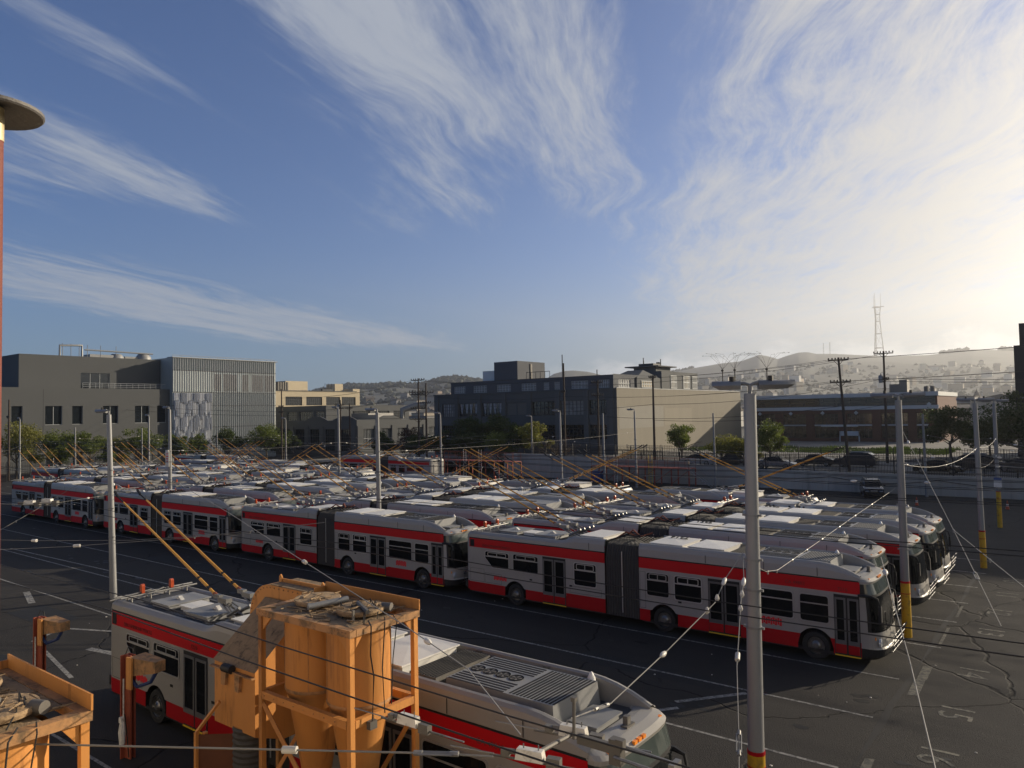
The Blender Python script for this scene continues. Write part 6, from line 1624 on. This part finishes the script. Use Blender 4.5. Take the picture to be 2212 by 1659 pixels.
def platform(x0, x1, y0, y1, zd, label, bays, ladder, stair):
    p = thing('maintenance_platform', label, 'platform', (0, 0, 0))
    MB().box((x0, y0, zd - .08), (x1, y1, zd)).build('deck', M['redprimer'], p)
    for k in range(bays + 1):
        x = x0 + (x1 - x0) * k / bays
        for y in (y0, y1): MB().box((x - .06, y - .06, 0), (x + .06, y + .06, zd - .08)).build('post', M['redprimer'], p)
        if k < bays: MB().tube([(x, y0, .3), (x + (x1 - x0) / bays, y0, zd - .2)], .035, 4).build('brace', M['redprimer'], p)
    rl_ = MB()
    for y in (y0, y1):
        for z in (zd + .55, zd + 1.1): rl_.tube([(x0, y, z), (x1, y, z)], .03, 5)
        n = int((x1 - x0) / 1.2)
        for k in range(n + 1): rl_.tube([(x0 + (x1 - x0) * k / n, y, zd), (x0 + (x1 - x0) * k / n, y, zd + 1.1)], .028, 5)
    rl_.build('railing', M['rust'], p)
    for lx in ladder:
        l = MB()
        for s_ in (-.22, .22): l.tube([(lx + s_, y0 - .1, 0), (lx + s_, y0 - .1, zd + 1.5)], .03, 5)
        for k in range(int((zd + 1.0) / .3)): l.tube([(lx - .22, y0 - .1, .3 + .3 * k), (lx + .22, y0 - .1, .3 + .3 * k)], .018, 4)
        l.build('ladder', M['signyellow' if lx > -45 else 'insul'], p)
    for sx, sgn in stair:
        l = MB()
        for y in (y0 - .4, y0 + .3): l.tube([(sx, y, zd + 1.05), (sx + sgn * 3.0, y, 1.05)], .03, 5); l.tube([(sx, y, zd), (sx + sgn * 3.0, y, 0)], .05, 4)
        for k in range(9): l.box((sx + sgn * .33 * k - .1, y0 - .4, zd - .23 * k - .25), (sx + sgn * .33 * k + .1, y0 + .3, zd - .23 * k - .22))
        l.build('stair', M['galv'], p)
    return p
platform(-72, -58.5, 75.5, 77.3, 2.6, 'red steel maintenance platform with railings behind the left bus rows', 6, (-66.5, -63.8), ((-62.5, 1),))
platform(-49.5, -36.5, 80.0, 81.8, 2.1, 'red steel maintenance platform with yellow ladder along the retaining wall', 6, (-46.0, -41.3), ((-36.5, 1),))

# ------------------------------------------------------------------ hills, far town, masts
M['hill'] = pm('hillside', (.10, .10, .085), .95, 0, .3, .012, dirt=((.075, .08, .06), .02, .5, .62, .8))
M['wood_far'] = pm('far_woodland', (.07, .075, .058), .95, 0, .3, .05)
M['house'] = [pm('house_render_%s' % c, v, .8, 0, .1, 1) for c, v in (('white', (.42, .41, .38)), ('cream', (.34, .30, .24)), ('grey', (.2, .2, .2)), ('tan', (.24, .19, .14)))]
M['houseroof'] = pm('house_roof', (.11, .095, .085), .9, 0, .3, .5)
def vnoise(a, b, seed):
    r_ = 0; 
    for k, (f, w) in enumerate(((.35, 1), (.8, .5), (1.9, .26), (4.1, .13))): r_ += w * math.sin(a * f * 1.7 + seed + k) * math.cos(b * f * 23.0 + seed * 1.3 + k * 2)
    return r_
HT = {}
def hill(name, ridge, dist, foot, seed, rough=.05, NC=160, NR=34):
    azs = [a for a, _ in ridge]; els = [e for _, e in ridge]
    rows = []; top = np.linspace(azs[0], azs[-1], NC)
    el = np.interp(top, azs, els)
    for j in range(NR + 1):
        f = foot + (1.0 - foot) * j / (NR - 6) if j <= NR - 6 else 1.0 + .35 * (j - NR + 6) / 6
        row = []
        for i, a in enumerate(top):
            D = dist(a) * f; q = (f - foot) / (1 - foot)
            zr = CAM_H + el[i] * dist(a)
            prof = (q ** 1.35) if q <= 1 else max(0, 1 - (q - 1) * 1.2)
            n_ = vnoise(a * .5, q, seed) * rough * zr * math.sin(math.pi * min(q, 1)) 
            row.append((D * math.sin(R(a)), D * math.cos(R(a)), max(-1, zr * prof + n_ - 1.0)))
        rows.append(row)
    o = MB().grid(rows).build(name, M['hill'], None, 60, 'structure'); HT[name] = rows
    return rows
RL = [(-56.44, .0201), (-54.5, .0256), (-52.52, .033), (-51.18, .0372), (-50.16, .0405), (-48.46, .0398), (-47.42, .0412), (-46.38, .0425), (-45.68, .0412), (-44.99, .0402), (-44.11, .0432), (-43.4, .0475), (-42.87, .0493), (-42.16, .0505), (-41.45, .0497), (-40.57, .047), (-39.33, .042), (-37.91, .0366), (-36.14, .0298), (-34.37, .0211)]
RM = [(-37.21, .0261), (-35.78, .0371), (-34.52, .0516), (-33.63, .0556), (-32.92, .0559), (-31.86, .0536), (-30.81, .0489), (-29.07, .0407), (-27.36, .0318), (-25.66, .022)]
RR = [(-28.05, .0278), (-26.65, .0437), (-25.28, .0511), (-23.92, .0548), (-22.91, .0573), (-21.91, .0598), (-20.6, .0615), (-19.94, .0652), (-19.29, .0689), (-18.81, .0673), (-18.03, .0626), (-17.39, .0663), (-16.61, .0697), (-15.99, .0698), (-15.47, .0671), (-14.32, .0662), (-12.84, .0636), (-11.39, .0610), (-9.98, .0600), (-8.6, .0596), (-7.25, .0606), (-5.94, .0635), (-4.67, .0616), (-3.15, .0586), (-1.08, .0553), (2.19, .0458), (5.18, .0343)]
hl = hill('left_hill', RL, lambda a: 2300, .35, 1.0)
hm = hill('middle_hill', RM, lambda a: 2900, .5, 3.0, NC=70)
hr = hill('twin_peaks_ridge', RR, lambda a: 3500, .28, 5.0, NC=240, NR=44)
# woodland on the crests and slopes
wd = MB(); rh_ = random.Random(5)
def clump(c, s_):
    k = 6; rings = []
    for lv, (rr_, zz) in enumerate(((.6, 0), (1.0, .45), (.7, .9), (.12, 1.25))):
        rings.append([(c[0] + s_ * rr_ * rh_.uniform(.75, 1.2) * math.cos(t * math.pi / 3 + lv), c[1] + s_ * rr_ * rh_.uniform(.75, 1.2) * math.sin(t * math.pi / 3 + lv), c[2] - 2 + s_ * zz * rh_.uniform(.85, 1.2)) for t in range(k)])
    wd.grid(rings, closed=True)
for rows, n, crest, sc_ in ((hl, 1500, 26, 8), (hm, 260, 20, 8), (hr, 1500, 36, 5)):
    for q in range(n):
        j = rh_.choice((crest, crest, crest - 1, crest - 2, rh_.randint(8, crest))) if rows is not hr else int(3 + 24 * rh_.random() ** 1.3)
        i = rh_.randint(0, len(rows[0]) - 2); t = rh_.random(); a, b = rows[j][i], rows[j][i + 1]
        c = (a[0] + (b[0] - a[0]) * t, a[1] + (b[1] - a[1]) * t, a[2] + (b[2] - a[2]) * t)
        if rows is hr and j > 34 and rh_.random() < .8: continue
        clump(c, sc_ * rh_.uniform(.6, 1.5))
for i0, i1, s0 in ((3, 28, 8), (146, 156, 10), (170, 236, 11)):        # wooded stretches of the skyline
    for q in range((i1 - i0) * 5):
        i = rh_.randint(i0, i1); a, b = hr[38][i], hr[38][i + 1]; t = rh_.random()
        clump((a[0] + (b[0] - a[0]) * t, a[1] + (b[1] - a[1]) * t, a[2] + (b[2] - a[2]) * t), s0 * rh_.uniform(.5, 1.3))
o = wd.build('hill_woods', M['wood_far'], None, None, 'stuff'); tag(o, 'dark woodland clumps on the hazy hills', 'woods')
# houses climbing the hills: each one its own object, meshes shared
hmesh = []
for m_ in M['house']:
    h = MB(); h.box((-5, -4, -4), (5, 4, 6), 0); h.prism([(-4.4, 6), (4.4, 6), (0, 8.6)], 'x', -5.3, 5.3, 1); hmesh.append(h.mesh('house', [m_, M['houseroof']]))
    h = MB(); h.box((-6, -5, -4), (6, 5, 9), 0); h.box((-6.2, -5.2, 9), (6.2, 5.2, 9.5), 1); hmesh.append(h.mesh('house', [m_, M['houseroof']]))
HL = 'tiny pale house on the hazy hillside, one of many'
for k in range(290):
    rows = hr if k < 225 else hl
    nr_ = 38 if rows is hr else 28
    j = int(3 + (rh_.random() ** 1.6) * (nr_ * .62)); i = rh_.randint(0, len(rows[0]) - 2); t = rh_.random(); a, b = rows[j][i], rows[j][i + 1]
    o = obj('hillside_house', rh_.choice(hmesh)); o.location = [a[q] + (b[q] - a[q]) * t for q in range(3)]; o.rotation_euler = (0, 0, rh_.choice((0, math.pi / 2, .3, 1.2))); s_ = rh_.uniform(.8, 1.8); o.scale = (s_ * rh_.uniform(.7, 1.6), s_, s_ * rh_.uniform(.8, 1.3))
    tag(o, HL, 'house', 'houses on the hazy hills')
# nearer town roofs between the yard and the hills
TL_ = 'distant flat-roofed city block in the haze, one of many'
for k in range(150):
    a = rh_.uniform(-47, 4); D = rh_.uniform(330, 1250); x, y = D * math.sin(R(a)), D * math.cos(R(a))
    o = obj('city_block', rh_.choice(hmesh)); o.location = (x, y, 4); o.rotation_euler = (0, 0, rh_.choice((0, math.pi / 2)))
    s_ = rh_.uniform(.8, 1.6); o.scale = (s_ * rh_.uniform(1, 2.2), s_ * rh_.uniform(1, 2.0), rh_.uniform(.5, 1.15) if a > -25 else rh_.uniform(.4, .9))
    tag(o, TL_, 'building', 'distant city blocks')
sb = thing('slab_block', 'grey slab block with pale top storey, far behind the wooden poles', 'building', (-470, 545, 0), 0)
w = MB(); facade(w, 'x', 18, -26, 26, 0, 23, [], .3); shell(w, -16, 18, -26, 26, 0, 23, (), 0, 1); w.build('wall', [M['bgrey'], M['roofing']], sb)
MB().box((-10, -30, 25), (12, 14, 27.4)).build('pale_top', M['cream'], sb)
wn = MB()
for k in range(16): wn.box((18, -25 + 3.2 * k, 2), (18.2, -23.2 + 3.2 * k, 23.5))
wn.build('window_strip', M['mull'], sb)
# domed church tower
ct = thing('domed_tower', 'small domed church tower in the haze at right', 'tower', (-70, 690, 0)); ct.scale = (.5, .5, .62)
MB().lathe([(6, 0), (6, 12), (5, 13), (5, 20), (5.6, 21), (4.8, 26), (2.6, 30), (.8, 32), (.3, 35)], (0, 0, 0), 12).build('tower', M['houseroof'], ct, 40)
# three-legged television mast on the ridge
def polar(a, D, z): return Vector((D * math.sin(R(a)), D * math.cos(R(a)), z))
base = polar(-11.47, 3850, CAM_H + .0612 * 3850 - 6)
tm = thing('television_mast', 'tall three-legged television mast on the hazy ridge', 'mast', base)
M['mast'] = pm('mast_steel', (.20, .16, .15), .7, .2, .1, .05)
prof = [(0, 26), (60, 20.5), (125, 15), (182, 11.5), (215, 14), (236, 17.5)]
def legpt(k, z):
    r_ = np.interp(z, [p_[0] for p_ in prof], [p_[1] for p_ in prof]); a = R(20 + 120 * k); return Vector((r_ * math.cos(a), r_ * math.sin(a), z))
for k in range(3):
    l = MB(); l.tube([legpt(k, z) for z, _ in prof], 1.9, 6); l.build('leg', M['mast'], tm, 40)
    l = MB(); l.tube([legpt(k, 236), legpt(k, 236) + Vector((0, 0, 60 if k != 1 else 52))], [1.2, .7], 5); l.build('antenna', M['mast'], tm)
for z in (42, 108, 166, 198, 232):
    l = MB()
    for k in range(3): l.tube([legpt(k, z), legpt((k + 1) % 3, z)], 1.8 if z < 230 else 2.6, 5)
    l.build('crossbeam', M['mast'], tm)
for k in range(3):
    l = MB()
    for z0, z1 in ((0, 42), (42, 108), (108, 166), (166, 198), (198, 232)): l.tube([legpt(k, z0), legpt((k + 1) % 3, z1)], .55, 4)
    l.build('stay_rods', M['mast'], tm)
l = MB()
for k in range(3): l.tube([legpt(k, 234) * 1.0, legpt(k, 234) + Vector((legpt(k, 0).normalized() * 14))], 1.8, 5)
l.build('platform_arm', M['mast'], tm)
for a, h_, lab in ((-14.95, 52, 'slim lattice mast on the ridge, left of the pair'), (-14.53, 54, 'slim lattice mast on the ridge, right of the pair')):
    p = thing('lattice_mast', lab, 'mast', polar(a, 3480, CAM_H + .066 * 3480 - 4)); l = MB()
    for s_ in (-1.6, 1.6): l.tube([(s_, 0, 0), (s_ * .5, 0, h_)], .45, 4)
    for k in range(8): l.tube([(-1.6, 0, k * h_ / 8), (1.4, 0, (k + 1) * h_ / 8)], .3, 4)
    l.build('lattice', M['mast'], p)

# ------------------------------------------------------------------ haze
hz = MB().box((-2750, -300, -3), (1200, 4850, 590)).build('haze', [], None, None, 'stuff')
hzm = bpy.data.materials.new('haze_air'); hzm.use_nodes = True
nt = hzm.node_tree
for n in list(nt.nodes): nt.nodes.remove(n)
vol = nt.nodes.new('ShaderNodeVolumePrincipled'); vol.inputs['Color'].default_value = (.92, .94, .97, 1); vol.inputs['Density'].default_value = 1.4e-4; vol.inputs['Anisotropy'].default_value = .64
mo_ = nt.nodes.new('ShaderNodeOutputMaterial'); nt.links.new(vol.outputs[0], mo_.inputs['Volume'])
hz.data.materials.append(hzm); tag(hz, 'thin evening haze over the town and hills', 'haze')
